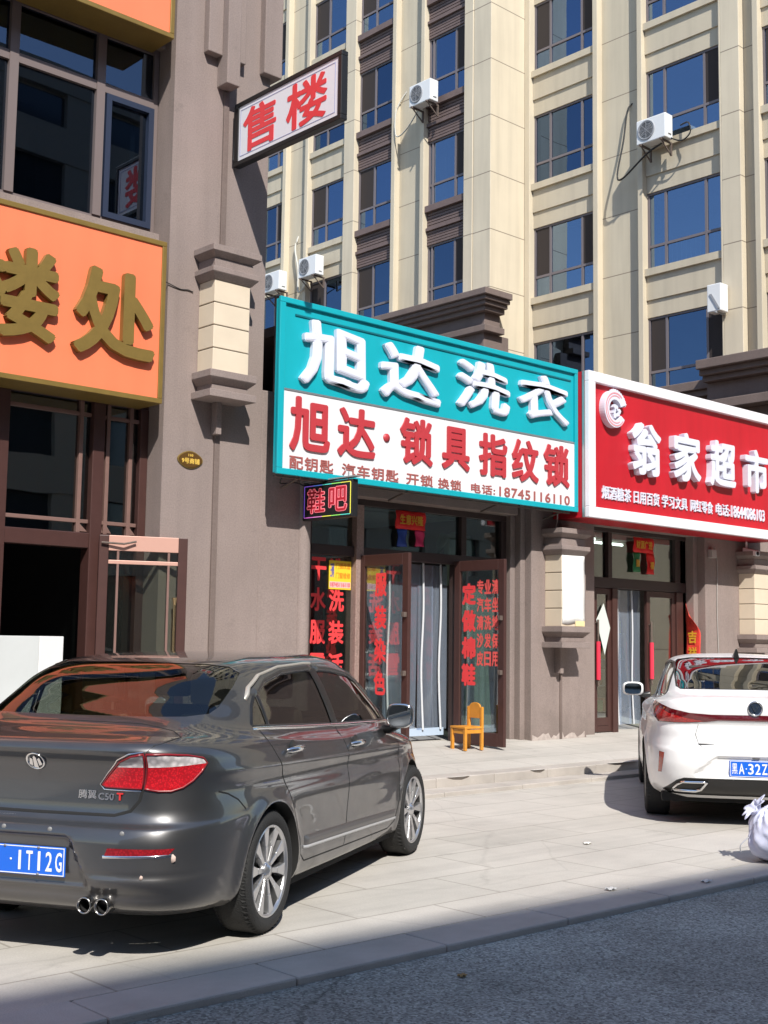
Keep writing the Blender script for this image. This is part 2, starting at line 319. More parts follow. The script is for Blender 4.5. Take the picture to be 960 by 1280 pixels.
tag(build('porch_pavement', MB().hexa([(-20, 9.642, -.2), (50, 9.642, -.2), (50, 22, -.2), (-20, 22, -.2)], [(-20, 9.642, .146), (50, 9.642, .146), (50, 22, .80), (-20, 22, .80)]), pav), kind='structure')
PORCH = lambda y: .146 + (y - 9.642) * (.654 / 12.358)
# mortar lip and chips under the step edge
cp = MB()
for (cx, w) in ((9.55, .35), (12.3, .6), (10.9, .25)):
    cp.add([(cx + dx * w, 9.366 - dy, .146) for dx, dy in ((0, 0), (.25, .02), (.6, .028), (.9, .012), (1, 0), (.8, -.03), (.2, -.035))] , [tuple(range(7))])
build('pavement_patch', cp, mat('mortar', (.55, .52, .48), .9))
tag(bpy.data.objects['pavement_patch'], kind='structure')
# ------------------------------------------------------------------ residential tower
XA, XB, YC = 22.225, 23.5, 20.46
tower = thing('apartment_building', (26, 18, 0), 'tall tan and brown apartment block with stone pilasters rising behind the shop signs', 'building'); T = At(tower)
mb = MB()                                                 # core behind the windows
mb.box(XA + .95, 40, YC + .02, 40, 0, 31); mb.box(XB + .95, 40, 4, YC, 0, 31)
T.part('core', mb, blackin)
fins, mids = MB(), MB()
ZT = 31.0
def fin(x, y0, y1, z0=0, d=.2): T.part('pilaster', MB().box(x, x + d + .05, y0, y1, z0, ZT), tan_l, bevel=.012)
def mid(x, y0, y1, z0=0): T.part('pilaster', MB().box(x, x + .8, y0, y1, z0, ZT), tan_j)
for y0, y1 in ((22.88, 23.02), (24.0, 24.15), (27.79, 27.93), (28.84, 29.0), (30.3, 30.45), (31.6, 31.75)): fin(XA, y0, y1)
for y0, y1 in ((23.02, 24.0), (27.93, 28.84), (30.45, 31.6)): mid(XA + .19, y0, y1)
T.part('pilaster', MB().box(XA, XA + .9, 25.70, 26.15, 0, ZT), tanl_j, bevel=.012)
T.part('pilaster', MB().box(XA - .02, XA + .9, 21.07, 21.38, 0, ZT), tanl_j, bevel=.012)           # corner pier
cornerpier = MB().box(XA, XB + .5, YC, 21.065, 0, ZT)
for y0, y1 in ((20.28, 20.45), (18.10, 18.25), (16.79, 16.93), (13.72, 13.86), (14.66, 14.71)): fin(XB, y0, y1)
mid(XB + .19, 16.93, 18.10); T.part('pilaster', MB().box(XB, XB + .9, 14.19, 14.66, 0, ZT), tanl_j, bevel=.012); mid(XB + .19, 13.86, 14.19)
fin(XB, 11.5, 11.65); mid(XB + .19, 10.4, 11.5); fin(XB, 10.25, 10.4); T.part('pilaster', MB().box(XB + .1, XB + .9, 5, 10.25, 0, ZT), tan_j, bevel=.012)
T.part('pilaster', MB().box(XA + .1, XA + .9, 31.75, 39, 0, ZT), tan_j, bevel=.012)
T.part('pilaster', cornerpier, tanl_j, bevel=.015)
curt_m = [mat('curtain_white', (.62, .62, .58), .9), mat('curtain_grey', (.36, .37, .38), .9), mat('curtain_cream', (.50, .46, .36), .9)]
screen = mat('insect_screen', (.030, .022, .020), .8)
g_tower2 = glass('tower_glass_dark', (.20, .24, .30), .30, .015, .28, (.28, .42, .66), 1.3)
g_tower3 = glass('tower_glass_pale', (.40, .44, .46), .42, .02, .35, (.42, .58, .82), .6)
crng = random.Random(3)
def window(x, y0, y1, z0, z1, splits, dark, rows=.32, curtain=None, fr=win_fr):
    """window in a plane facing -X; splits: fractions measured from the left (high Y)"""
    f = MB(); d0, d1 = x + .20, x + .27; w = y1 - y0; t = .05
    f.box(d0, d1, y0, y0 + t, z0, z1); f.box(d0, d1, y1 - t, y1, z0, z1); f.box(d0, d1, y0 + t, y1 - t, z0, z0 + t); f.box(d0, d1, y0 + t, y1 - t, z1 - t, z1)
    ys = [y1 - s_ * w for s_ in splits]
    for yy in ys: f.box(d0 + .004, d1 - .004, yy - .03, yy + .03, z0 + t, z1 - t)
    zr = z0 + rows * (z1 - z0)
    ed = [y1 - t] + ys + [y0 + t]
    for i in range(len(ed) - 1):
        a, b = ed[i], ed[i + 1]
        a2 = a - (.03 if i else 0); b2 = b + (.03 if i < len(ed) - 2 else 0)
        f.box(d0 + .006, d1 - .006, b2, a2, zr - .03, zr + .03)
    o = T.part('window', f, fr)
    p = MB(); p.box(x + .235, x + .242, y0 + t, y1 - t, z0 + t, z1 - t)
    T.part('pane', p, crng.choice((g_tower, g_tower2, g_tower3)), o)
    if dark:
        for i in dark:
            if crng.random() < .22: continue
            a, b = ed[i], ed[i + 1]
            T.part('insect_screen', MB().box(x + .214, x + .222, b + .03, a - .03, zr + .03, z1 - t), screen, o)
    if curtain:
        for (a, b, zl, cm) in curtain:
            ya, yb = y1 - a * w, y1 - b * w; g = MB()
            n = max(4, int(abs(ya - yb) / .035)) * 2
            g.grid(n, 2, lambda u_, v_: (x + .36 + .02 * math.sin(u_ * n * 1.6), ya + (yb - ya) * u_, z0 + zl * (z1 - z0) + v_ * (1 - zl) * (z1 - z0)))
            T.part('curtain', g, curt_m[cm], o, recalc=False)
def spandrel(x, y0, y1, zt, zb, brown=False):
    """between the sill at zt and the next head at zb"""
    m = MB()
    e = .004
    m.box(x + .06, x + .8, y0 + e, y1 - e, zt - .17, zt)                                  # sill course
    h = (zt - .17 - zb)
    if not brown:
        m.box(x + .13, x + .8, y0 + e, y1 - e, zb + h * .42, zt - .17); m.box(x + .17, x + .8, y0 + e, y1 - e, zb, zb + h * .42)
    else:
        n = 5
        for half, (a, b) in enumerate(((zb + h * .52, zt - .17), (zb, zb + h * .52))):
            if half: m.box(x + .10, x + .8, y0 + e, y1 - e, b - .08, b); b -= .08
            for k in range(n):
                q0 = a + (b - a) * k / n; q1 = a + (b - a) * (k + 1) / n
                m.box(x + .16, x + .8, y0 + e, y1 - e, q0, q0 + (q1 - q0) * .75); m.box(x + .185, x + .8, y0 + e, y1 - e, q0 + (q1 - q0) * .75, q1)
    T.part('spandrel', m, brick_br if brown else tan)
silA = [7.25, 10.25, 13.08, 15.96, 18.85, 21.75, 24.6, 27.4, 30.2]; silB = [4.35, 7.33, 10.33, 13.33, 16.36, 19.35, 22.35, 25.3, 28.2]
bayA = [(21.38, 22.88, 'a'), (24.15, 25.70, 'b'), (26.15, 27.79, 'c'), (29.0, 30.3, 'd')]
bayB = [(18.25, 20.28, 'e'), (14.71, 16.79, 'f'), (11.65, 13.72, 'g')]
crng = random.Random(3)
for (y0, y1, k) in bayA:
    for i in range(len(silA) - 1):
        zs = silA[i]; zh = min(zs + 1.8, silA[i + 1] - 1.05)
        spandrel(XA, y0, y1, silA[i + 1], zh, k in 'ab')
        if i > 6: continue
        cu = []
        if crng.random() < .8: cu.append((0.03, .2 + .2 * crng.random(), 0.02, crng.choice((0, 1, 2))))
        if k == 'b' and i == 1: cu = [(.4, .97, .02, 0)]
        if k == 'a': window(XA, y0, y1, zs, zh, (.10, .66), (2,), .33, cu)
        elif k == 'b': window(XA, y0, y1, zs, zh, (.42,), (0,), .33, cu)
        elif k == 'c': window(XA, y0, y1, zs, zh, (.40,), (0,), .33, cu)
        else: window(XA, y0, y1, zs, zh, (.62,), (1,), .33, cu)
    spandrel(XA, y0, y1, silA[0], 5.9)
    T.part('spandrel', MB().box(XA + .17, XA + .8, y0 + .004, y1 - .004, 0, 5.9), tan)
for (y0, y1, k) in bayB:
    for i in range(len(silB) - 1):
        zs = silB[i]; zh = zs + 1.85
        spandrel(XB, y0, y1, silB[i + 1], zh)
        if i > 6: continue
        cu = []
        if crng.random() < .8: cu.append((0.02, .2, 0.02, crng.choice((0, 1, 2))))
        if crng.random() < .5: cu.append((.74, .98, 0.02, crng.choice((0, 1))))
        if crng.random() < .25: cu.append((.05, .95, .55 + .3 * crng.random(), crng.choice((0, 2))))
        if k == 'e': window(XB, y0, y1, zs, zh, (.26, .76), (0, 2) if i != 3 else (2,), .30, cu, win_fr)
        elif k == 'f': window(XB, y0, y1, zs, zh, (.24, .76), (0, 2) if i in (1, 4) else ((2,) if i == 3 else ()), .30, cu, win_fr)
        else: window(XB, y0, y1, zs, zh, (.24, .76), (0,), .30, cu)
    T.part('spandrel', MB().box(XB + .17, XB + .8, y0 + .004, y1 - .004, 0, 4.2), tan)
ins = MB()                                                 # louvred blinds in the lower right windows
for (ya, yb) in ((16.70, 16.32), (15.17, 14.78)):
    for k in range(11): ins.hexa([(XB + .30, yb, 8.05 + k * .1), (XB + .30, ya, 8.05 + k * .1), (XB + .34, ya, 8.05 + k * .1), (XB + .34, yb, 8.05 + k * .1)], [(XB + .29, yb, 8.09 + k * .1), (XB + .29, ya, 8.09 + k * .1), (XB + .31, ya, 8.09 + k * .1), (XB + .31, yb, 8.09 + k * .1)])
T.part('louvre', ins, curt_m[1])
rail = MB()                                                # pale inner railing seen through the pane
for k in range(16): rail.box(XB + .30, XB + .32, 14.8 + k * .125, 14.82 + k * .125, 10.4, 10.85)
rail.box(XB + .295, XB + .325, 14.75, 16.75, 10.85, 10.89)
T.part('railing', rail, white_p)
def cornice(m, x, y0, y1, zt, steps, ret=None):
    """stepped cornice facing -X with a return on the low-Y end"""
    z1 = zt
    for (h, pr) in steps:
        m.box(x - pr, x + .5, y0 - (pr if ret else 0), y1, z1 - h, z1 - .001); z1 -= h
    return z1
cor = MB()
zc = cornice(cor, XA - .32, YC - .12, 26.0, 10.12, ((.16, .48), (.10, .40), (.10, .32), (.12, .22), (.34, .06), (.16, .22)), True)
cor.box(XA - .40, XA + .5, YC - .18, 21.3, 0, zc)
cor.box(XA - .10, XA + .5, 21.3, 26.0, 0, zc)
cor.box(XA - .28, XA + .5, 22.8, 24.1, 0, zc)
T.part('cornice', cor, stucco_d, bevel=.015)
cor = MB()
zc = cornice(cor, XB - .45, 8.0, 14.75, 7.66, ((.20, .55), (.12, .42), (.12, .30), (.42, .12), (.20, .34)), False)
cor.box(XB - .45, XB + .5, 8, 14.4, 0, zc)
zc = cornice(cor, XB - .1, 14.76, 18.2, 7.36, ((.20, .34), (.14, .24), (.3, .1), (.2, .2)), False)
cor.box(XB - .1, XB + .5, 15.0, YC, 0, zc)
T.part('cornice', cor, stucco_d, bevel=.015)

# ------------------------------------------------------------------ air conditioners
ac_w = mat('ac_white', (.72, .73, .73), .4); ac_g = mat('ac_grille', (.30, .31, .33), .5); rust = mat('rusty_steel', (.12, .09, .075), .7, var=(20, .3)); cable_m = mat('dark_cable', (.02, .02, .02), .6); cable_w = mat('pale_pipe_wrap', (.55, .53, .47), .7)
def make_ac():
    r = thing('air_conditioner', (0, 0, 0), 'x', 'air conditioner')
    b = MB().box(-.30, 0, -.40, .40, 0, .58); build('body', b, ac_w, r, bevel=.02)
    g = MB(); g.lathe([(.235, -.302), (.235, -.318), (.215, -.322), (.20, -.312)], 28, 'x', (0, .12, .30))
    for k in range(5): g.lathe([(.04 + k * .035, -.312), (.047 + k * .035, -.318), (.054 + k * .035, -.312)], 24, 'x', (0, .12, .30))
    for k in range(8):
        a = k * math.pi / 4; g.tube([(-.316, .12, .30), (-.316, .12 + .21 * math.cos(a), .30 + .21 * math.sin(a))], .005, 5)
    build('fan_grille', g, ac_g, r)
    f = MB().lathe([(.0, -.306), (.20, -.304)], 28, 'x', (0, .12, .30)); build('fan', f, black, r)
    k = MB()
    for y in (-.28, .28):
        k.box(-.34, .12, y - .02, y + .02, -.04, -.003); k.box(.08, .12, y - .02, y + .02, -.32, -.04)
        k.hexa([(-.3, y - .012, -.04), (-.26, y - .012, -.04), (-.26, y + .012, -.04), (-.3, y + .012, -.04)], [(.08, y - .012, -.32), (.1, y - .012, -.30), (.1, y + .012, -.30), (.08, y + .012, -.32)])
    build('bracket', k, rust, r)
    v = MB().box(-.2, -.08, -.425, -.40, .10, .24); build('valve_cover', v, ac_w, r, bevel=.01)
    return r
ac0 = make_ac()
def copy_tree(o, parent=None):
    c = o.copy(); link(c); c.parent = parent
    for ch in o.children: copy_tree(ch, c)
    return c
acs = [((XA - .12, 22.62, 15.7), 'white air conditioner on the tan pilaster between the two brown window columns'),
       ((XB - .12, 16.25, 13.15), 'large white air conditioner with looping black cable beside the upper right windows'),
       ((XA - .12, 27.2, 12.0), 'white air conditioner with pale pipe just above the left end of the teal sign'),
       ((XA - .12, 28.9, 11.9), 'white air conditioner next to the edge of the brown building, lower of the two there')]
for i, (p, lab) in enumerate(acs):
    o = ac0 if i == 0 else copy_tree(ac0)
    o.location = p; tag(o, lab, 'air conditioner', 'air conditioners on the tower')
def ac_pipe(i, pts, r, m, nm='pipe'):
    o = [q for q in bpy.data.objects if q.get('label') == acs[i][1]][0]
    off = Vector(o.location); build(nm, MB().tube([Vector(p) - off for p in pts], r, 6), m, o)
def smooth_pts(P, n=6):
    P = [Vector(p) for p in P]; out = []
    for i in range(len(P) - 1):
        p0, p1, p2, p3 = P[max(i - 1, 0)], P[i], P[i + 1], P[min(i + 2, len(P) - 1)]
        for k in range(n):
            t = k / n; out.append(.5 * ((2 * p1) + (p2 - p0) * t + (2 * p0 - 5 * p1 + 4 * p2 - p3) * t * t + (3 * p1 - p0 - 3 * p2 + p3) * t ** 3))
    return out + [P[-1]]
ac_pipe(1, smooth_pts([(XB + .2, 17.2, 14.55), (XB + .1, 17.28, 14.35), (XB + .02, 17.34, 13.6), (XB - .12, 17.42, 12.75), (XB - .2, 17.2, 12.58), (XB - .25, 16.5, 12.95), (XB - .2, 16.1, 13.12)]), .022, cable_m)
ac_pipe(1, smooth_pts([(XB - .2, 15.9, 13.2), (XB - .15, 15.6, 13.05), (XB - .1, 15.4, 13.2), (XB - .1, 15.45, 13.45), (XB + .05, 15.75, 13.52)]), .018, cable_m)
ac_pipe(0, smooth_pts([(XA + .2, 23.75, 16.6), (XA + .1, 23.95, 16.3), (XA + .0, 24.0, 15.9), (XA - .05, 23.9, 15.3), (XA - .15, 23.4, 15.3), (XA - .2, 22.9, 15.66)]), .018, cable_w)
ac_pipe(2, smooth_pts([(XA + .2, 28.4, 13.6), (XA + .08, 28.4, 13.2), (XA + .05, 28.2, 12.5), (XA - .0, 28.1, 11.8), (XA - .1, 27.6, 11.95)]), .03, cable_w)
# side-hung unit at the lower right window
hu = thing('air_conditioner', (XB - .02, 14.62, 8.85), 'narrow white outdoor unit hung sideways at the corner of a lower right window', 'air conditioner', 'air conditioners on the tower')
build('body', MB().box(-.32, -.02, -.1, .25, 0, .62), ac_w, hu, bevel=.02)
build('bracket', MB().hexa([(-.34, -.08, .05), (-.325, -.08, .05), (-.325, -.02, .05), (-.34, -.02, .05)], [(-.34, .12, .4), (-.325, .12, .4), (-.325, .18, .4), (-.34, .18, .4)]).box(-.36, .2, .0, .03, -.04, -.004), ac_g, hu)

# ------------------------------------------------------------------ block across the street (casts the shade on the asphalt, seen in reflections)
op = thing('street_block', (-4, -15, 0), 'long beige block across the street, mirrored in the shop windows', 'building', rz=R(-4))
mb = MB().box(-75, 95, -12, -.3, 0, 22.2); mb.box(-75, 95, -.3, 0, 21.4, 22.42)
for k in range(6): mb.box(-75, 95, -.3, 0, k * 3.05 + 3.6, k * 3.05 + 4.9)
for k in range(42): mb.box(-75 + k * 4, -73.2 + k * 4, -.3, -.05, 0, 21.4)
build('wall', mb, mat('beige_render', (.40, .35, .28), .85), op)
build('window', MB().box(-75, 95, -.31, -.26, 1, 21.3), mat('far_glass', (.03, .04, .05), .1, spec=1), op)
# ------------------------------------------------------------------ brown building on the left
lb = thing('brown_building', (5, 14, 0), 'mauve-brown rendered building at left with orange signs and an open bronze glass door', 'building'); A = At(lb)
w = MB()
w.box(7.2, 8.52, 11.4, 20, -.1, 13)                                  # corner pier
w.box(-12, 7.2, 11.62, 12.0, 4.2, 6.04); w.box(-12, 7.2, 11.62, 12.0, 8.2, 13)
w.box(-12, 2.0, 11.4, 20, -.1, 4.2); w.box(-12, 1.2, 11.62, 12, 6.04, 8.2)
w.box(-12, 7.2, 18, 20, 0, 13); w.box(-12, 8.5, 11.9, 20, 12.6, 13)
A.part('wall', w, stucco)
d = MB()
d.box(7.86, 7.93, 11.375, 11.41, 0, 7.84)                            # darker strip: shadow line of the pier's groove put into colour
A.part('groove_strip', d, stucco_d, bevel=.006)
d = MB()
d.box(7.57, 7.765, 11.30, 11.41, 8.2, 13); d.box(7.765, 7.945, 11.2, 11.41, 7.85, 13); d.box(7.945, 8.09, 11.30, 11.41, 8.2, 13); d.box(8.36, 8.62, 11.30, 11.62, 8.2, 13)
A.part('flute', d, stucco, bevel=.01)
# wall lantern block: cap, cream stone block, bracket
def wall_block(AT, x0, x1, y, z0, z1, base=None, yf=.3):
    c = MB(); m = .07
    zc = z1
    c.hexa([(x0 - m, y - yf - m, zc + .07), (x1 + m, y - yf - m, zc + .07), (x1 + m, y, zc + .07), (x0 - m, y, zc + .07)], [(x0 - m, y - yf - m, zc + .13), (x1 + m, y - yf - m, zc + .13), (x1 + m, y, zc + .13), (x0 - m, y, zc + .13)])
    c.hexa([(x0 - .01, y - yf - .01, zc), (x1 + .01, y - yf - .01, zc), (x1 + .01, y, zc), (x0 - .01, y, zc)], [(x0 - m, y - yf - m, zc + .068), (x1 + m, y - yf - m, zc + .068), (x1 + m, y, zc + .068), (x0 - m, y, zc + .068)])
    c.box(x0 - .02, x1 + .02, y - yf - .02, y, zc + .13, zc + .24)
    c.hexa([(x0 - .01, y - yf - .01, zc + .24), (x1 + .01, y - yf - .01, zc + .24), (x1 + .01, y, zc + .24), (x0 - .01, y, zc + .24)], [(x0 - m - .02, y - yf - m - .02, zc + .30), (x1 + m + .02, y - yf - m - .02, zc + .30), (x1 + m + .02, y, zc + .30), (x0 - m - .02, y, zc + .30)])
    c.box(x0 - m - .02, x1 + m + .02, y - yf - m - .02, y, zc + .30, zc + .37)
    b = MB(); n = 4; h = (z1 - z0) / n
    for k in range(n): b.box(x0, x1, y - yf, y, z0 + k * h + (.006 if k else 0), z0 + (k + 1) * h - (.006 if k < n - 1 else 0))
    b2 = MB().box(x0 + .008, x1 - .008, y - yf + .008, y, z0, z1)
    e = MB(); q = z0
    e.box(x0 - m, x1 + m, y - yf - m, y, q - .08, q - .001)
    e.hexa([(x0 - .0, y - yf - .0, q - .15), (x1 + .0, y - yf - .0, q - .15), (x1, y, q - .15), (x0, y, q - .15)], [(x0 - m, y - yf - m, q - .081), (x1 + m, y - yf - m, q - .081), (x1 + m, y, q - .081), (x0 - m, y, q - .081)])
    e.box(x0, x1, y - yf, y, q - .22, q - .15)
    e.box(x0 - m, x1 + m, y - yf - m, y, q - .30, q - .22)
    e.box((x0 + x1) / 2 - .035, (x0 + x1) / 2 + .035, y - .11, y, q - .66, q - .30)
    AT.part('stone_block', b, cream, bevel=.006); AT.part('block_joint', b2, groove_m); AT.part('block_cap', c, stucco, bevel=.005); AT.part('block_bracket', e, stucco, bevel=.005)
wall_block(A, 7.61, 8.09, 11.4, 4.49, 5.51)
# upper window
def frame_xz(m, y, x0, x1, z0, z1, t, d=.08): m.box(x0, x0 + t, y, y + d, z0, z1); m.box(x1 - t, x1, y, y + d, z0, z1); m.box(x0 + t, x1 - t, y, y + d, z0, z0 + t); m.box(x0 + t, x1 - t, y, y + d, z1 - t, z1)
f = MB(); frame_xz(f, 11.72, 1.2, 7.19, 6.04, 8.2, .06)
for x in (2.6, 3.55, 4.5, 5.45, 6.46): f.box(x - .05, x + .05, 11.70, 11.80, 6.1, 8.14)
f.box(1.26, 7.13, 11.712, 11.79, 7.5, 7.6)
wo = A.part('window', f, mat('mauve_frame', (.17, .135, .13), .5))
s_ = MB(); frame_xz(s_, 11.69, 6.53, 7.13, 6.1, 7.49, .065, .09); A.part('sash', s_, navy, wo)
A.part('pane', MB().box(1.26, 7.13, 11.755, 11.762, 6.1, 8.14), glass('upper_glass', (.22, .26, .30), .12, .01, .1, (.6, .75, 1), .6), wo)
cb = MB().grid(30, 2, lambda u_, v_: (6.96 + .05 * u_, 11.9 + .01 * math.sin(u_ * 30), 6.1 + v_ * 1.4)); A.part('curtain', cb, curt_m[0], wo, recalc=False)  # narrow pale sheet put in for a reflection in the right sash
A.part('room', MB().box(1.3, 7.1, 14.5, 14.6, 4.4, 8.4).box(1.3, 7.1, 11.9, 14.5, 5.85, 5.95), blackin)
# storefront
f = MB()
f.box(5.2, 7.2, 11.70, 11.84, 2.50, 2.66); f.box(5.2, 7.2, 11.70, 11.84, 4.06, 4.2)
f.box(6.52, 6.66, 11.68, 11.86, .2, 4.06); f.box(7.10, 7.198, 11.69, 11.85, .2, 4.06); f.box(5.46, 5.58, 11.69, 11.85, .2, 4.06); f.box(2.0, 5.46, 11.70, 11.84, 2.5, 2.66)
so_ = A.part('storefront', f, bronze, bevel=.008)
g = MB()
for x in (6.40, 6.72, 7.0): g.box(x - .022, x + .022, 11.715, 11.80, 2.66, 4.06)
g.box(5.58, 6.52, 11.725, 11.79, 2.76, 2.80); g.box(6.66, 7.10, 11.725, 11.79, 2.76, 2.80); g.box(5.58, 6.52, 11.725, 11.79, 3.9, 3.94); g.box(6.66, 7.10, 11.725, 11.79, 3.9, 3.94)
for (x0, x1) in ((6.425, 6.515), (6.665, 6.70), (7.02, 7.095), (6.74, 6.80)):
    g.prism([(x0, 2.67), (x1, 2.67), (x0, 2.75)], 'y', 11.72, 11.79)
A.part('glazing_bar', g, bronze_l, so_, bevel=.004)
A.part('pane', MB().box(5.58, 7.10, 11.76, 11.767, 2.66, 4.06).box(6.66, 7.10, 11.76, 11.767, .3, 2.5), g_dark, so_)
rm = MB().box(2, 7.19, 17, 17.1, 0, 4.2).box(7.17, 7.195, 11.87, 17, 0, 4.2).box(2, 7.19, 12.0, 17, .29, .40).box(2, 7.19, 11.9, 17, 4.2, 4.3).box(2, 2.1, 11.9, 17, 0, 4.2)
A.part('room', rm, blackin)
# open door leaf
hx, hy, ex, ey = 6.60, 11.62, 7.47, 11.27
dl = Vector((ex - hx, ey - hy, 0)); wl = dl.length; dl.normalize(); dn = Vector((dl.y, -dl.x, 0))
def leaf_pts(a0, a1, b0, b1, z0, z1):
    P = lambda a, b, z: Vector((hx, hy, z)) + dl * a + dn * b
    return [P(a0, b0, z0), P(a1, b0, z0), P(a1, b1, z0), P(a0, b1, z0)], [P(a0, b0, z1), P(a1, b0, z1), P(a1, b1, z1), P(a0, b1, z1)]
def leafbox(m, *a): return m.hexa(*leaf_pts(*a))
m = MB(); zt = 2.64
leafbox(m, 0, .10, -.025, .025, .22, zt); leafbox(m, wl - .10, wl, -.025, .025, .22, zt); leafbox(m, .10, wl - .10, -.025, .025, .22, .42)
door = A.part('door', m, bronze, bevel=.006)
m = MB(); leafbox(m, .10, wl - .10, -.026, .027, zt - .16, zt); leafbox(m, .10, wl - .10, -.02, .022, zt - .30, zt - .26)
A.part('rail', m, mat('polished_bronze', (.62, .36, .29), .38, metal=.25), door, bevel=.004)
m = MB()
for a in (.20, wl - .20): leafbox(m, a - .012, a + .012, -.02, .02, .42, zt - .16)
A.part('glazing_bar', m, bronze_l, door)
m = MB(); leafbox(m, .10, wl - .10, -.004, .004, .42, zt - .16); A.part('pane', m, glass('door_glass', (.80, .84, .80), .12, .01), door)
P = lambda a, b, z: Vector((hx, hy, z)) + dl * a + dn * b
m = MB().tube([P(wl - .13, .05, 1.0), P(wl - .13, .05, 2.0)], .014, 8); m.tube([P(wl - .13, .02, 1.9), P(wl - .13, .06, 1.9)], .012, 6); m.tube([P(wl - .13, .05, 1.92), P(wl - .13, .05, 2.0)], [.014, .026, ][0:2], 8)
A.part('handle', m, mat('brass', (.75, .55, .30), .25, metal=1), door)
m = MB().tube([P(.02, .05, zt - .08), P(.25, .08, zt - .09), P(.38, .06, zt - .06)], .012, 6); A.part('door_closer', m, rust, door)
# street number plaque
pq = thing('number_plaque', (7.55, 11.39, 3.53), 'small oval brown and gold house number plaque on the mauve pier', 'plaque'); Q = At(pq)
def oval(rx, rz, n=36):
    pts = []
    for k in range(n):
        a = 2 * math.pi * k / n; r = 1 - .07 * abs(math.sin(2 * a)) ** 2
        pts.append((7.55 + rx * r * math.cos(a), 3.52 + rz * r * math.sin(a)))
    return pts
Q.part('rim', MB().prism(oval(.165, .098), 'y', 11.385, 11.4), gold, bevel=.003); Q.part('face', MB().prism(oval(.152, .086), 'y', 11.379, 11.386), mat('plaque_brown', (.10, .05, .012), .35))
ymat = mat('plaque_gold', (.75, .50, .10), .35)
text('lettering', '9号商铺', ymat, pq, (7.435, 11.379, 3.475), (1, 0, 0), (0, 0, 1), .23, .062, .003, .02); text('lettering', '110', ymat, pq, (7.52, 11.379, 3.555), (1, 0, 0), (0, 0, 1), .06, .028, .003, .02)

# ------------------------------------------------------------------ low shop block
sb = thing('shop_building', (14, 15, 0), 'low mauve-brown shop block under the teal and red signs', 'building'); B = At(sb)
w = MB()
w.box(8.53, 9.12, 11.41, 13, -.1, 4.45)
w.box(9.12, 13.1, 11.5, 12.0, 3.36, 5.3); w.box(14.9, 17.6, 11.5, 12.0, 3.36, 5.3)
w.box(13.28, 14.50, 11.405, 16.9, -.1, 5.3); w.box(13.18, 13.28, 11.52, 16.9, -.1, 5.3); w.box(13.08, 13.18, 11.62, 16.9, -.1, 5.3); w.box(14.5, 14.95, 11.6, 16.9, -.1, 5.3)
w.box(17.62, 19.6, 11.41, 12.5, -.1, 5.3); w.box(17.5, 17.62, 11.55, 12.5, -.1, 5.3)
w.box(19.6, 21.5, 11.41, 20, -.1, 5.3); w.box(9.12, 21.5, 17.0, 17.3, -.1, 5.3); w
B.part('wall', w, stucco, bevel=.012)
B.part('roof', MB().box(9.12, 21.5, 11.6, 17.3, 5.3, 5.42), stucco_d)
B.part('half_column', MB().lathe([(.095, -.1), (.095, 3.6)], 32, 'z', (9.20, 11.45, 0)).box(9.12, 9.42, 11.60, 11.9, -.1, 3.4), stucco)
B.part('ceiling', MB().box(9.1, 13.08, 12.0, 17, 3.36, 3.42).box(14.95, 17.6, 12.0, 17, 3.36, 3.42), mat('shop_ceiling', (.5, .5, .48), .8))
B.part('room', MB().box(9.12, 13.08, 15.2, 15.3, .1, 3.36).box(14.95, 19.5, 16.4, 16.5, .1, 3.36), mat('shop_wall', (.30, .29, .28), .8))
rb = MB().box(13.885, 13.93, 11.385, 11.41, .2, 3.3); B.part('groove_strip', rb, stucco_d, bevel=.005)  # darker strip drawn for the pillar's middle groove
wall_block(B, 13.57, 14.06, 11.405, 1.82, 2.82)
wall_block(B, 18.62, 19.2, 11.41, 1.78, 2.80)
fl = mat('salt_stain', (.42, .36, .33), .95, var=(14, .22))
fk = MB(); tp = [(13.30 + .0575 * k, PORCH(11.4) + max(.012, .05 + .05 * math.sin(k * 1.9) * math.sin(k * .7) + rnd.uniform(-.03, .04))) for k in range(21)]
fk.prism([(14.45, PORCH(11.4) - .05), (13.30, PORCH(11.4) - .05)] + tp, 'y', 11.402, 11.406)
B.part('salt_stain', fk, fl, recalc=False)
# laundry storefront
f = MB()
f.box(9.42, 13.08, 11.70, 11.82, 2.62, 2.75); f.box(9.5, 13.08, 11.70, 11.82, 3.28, 3.36)
f.box(9.42, 9.55, 11.70, 11.82, .2, 3.28); f.box(12.98, 13.08, 11.70, 11.82, .2, 3.28)
f.box(12.17, 12.27, 11.70, 11.82, 2.75, 3.28); f.box(12.06, 12.16, 11.70, 11.82, .2, 2.62); f.box(9.56, 10.24, 11.70, 11.82, .2, .36)
so1 = B.part('storefront', f, mat('dark_bronze', (.045, .028, .026), .45), bevel=.006)
B.part('mullion', MB().box(10.24, 10.36, 11.66, 11.83, .2, 3.28), mat('speckled_bronze', (.30, .21, .185), .55, var=(60, .35)), so1, bevel=.006)
B.part('pane', MB().box(9.56, 10.24, 11.755, 11.762, .36, 2.62).box(9.56, 10.24, 11.755, 11.762, 2.75, 3.28).box(10.36, 12.17, 11.755, 11.762, 2.75, 3.28).box(12.27, 12.98, 11.755, 11.762, 2.75, 3.28).box(12.16, 12.98, 11.755, 11.762, .3, 2.62), g_shop, so1)
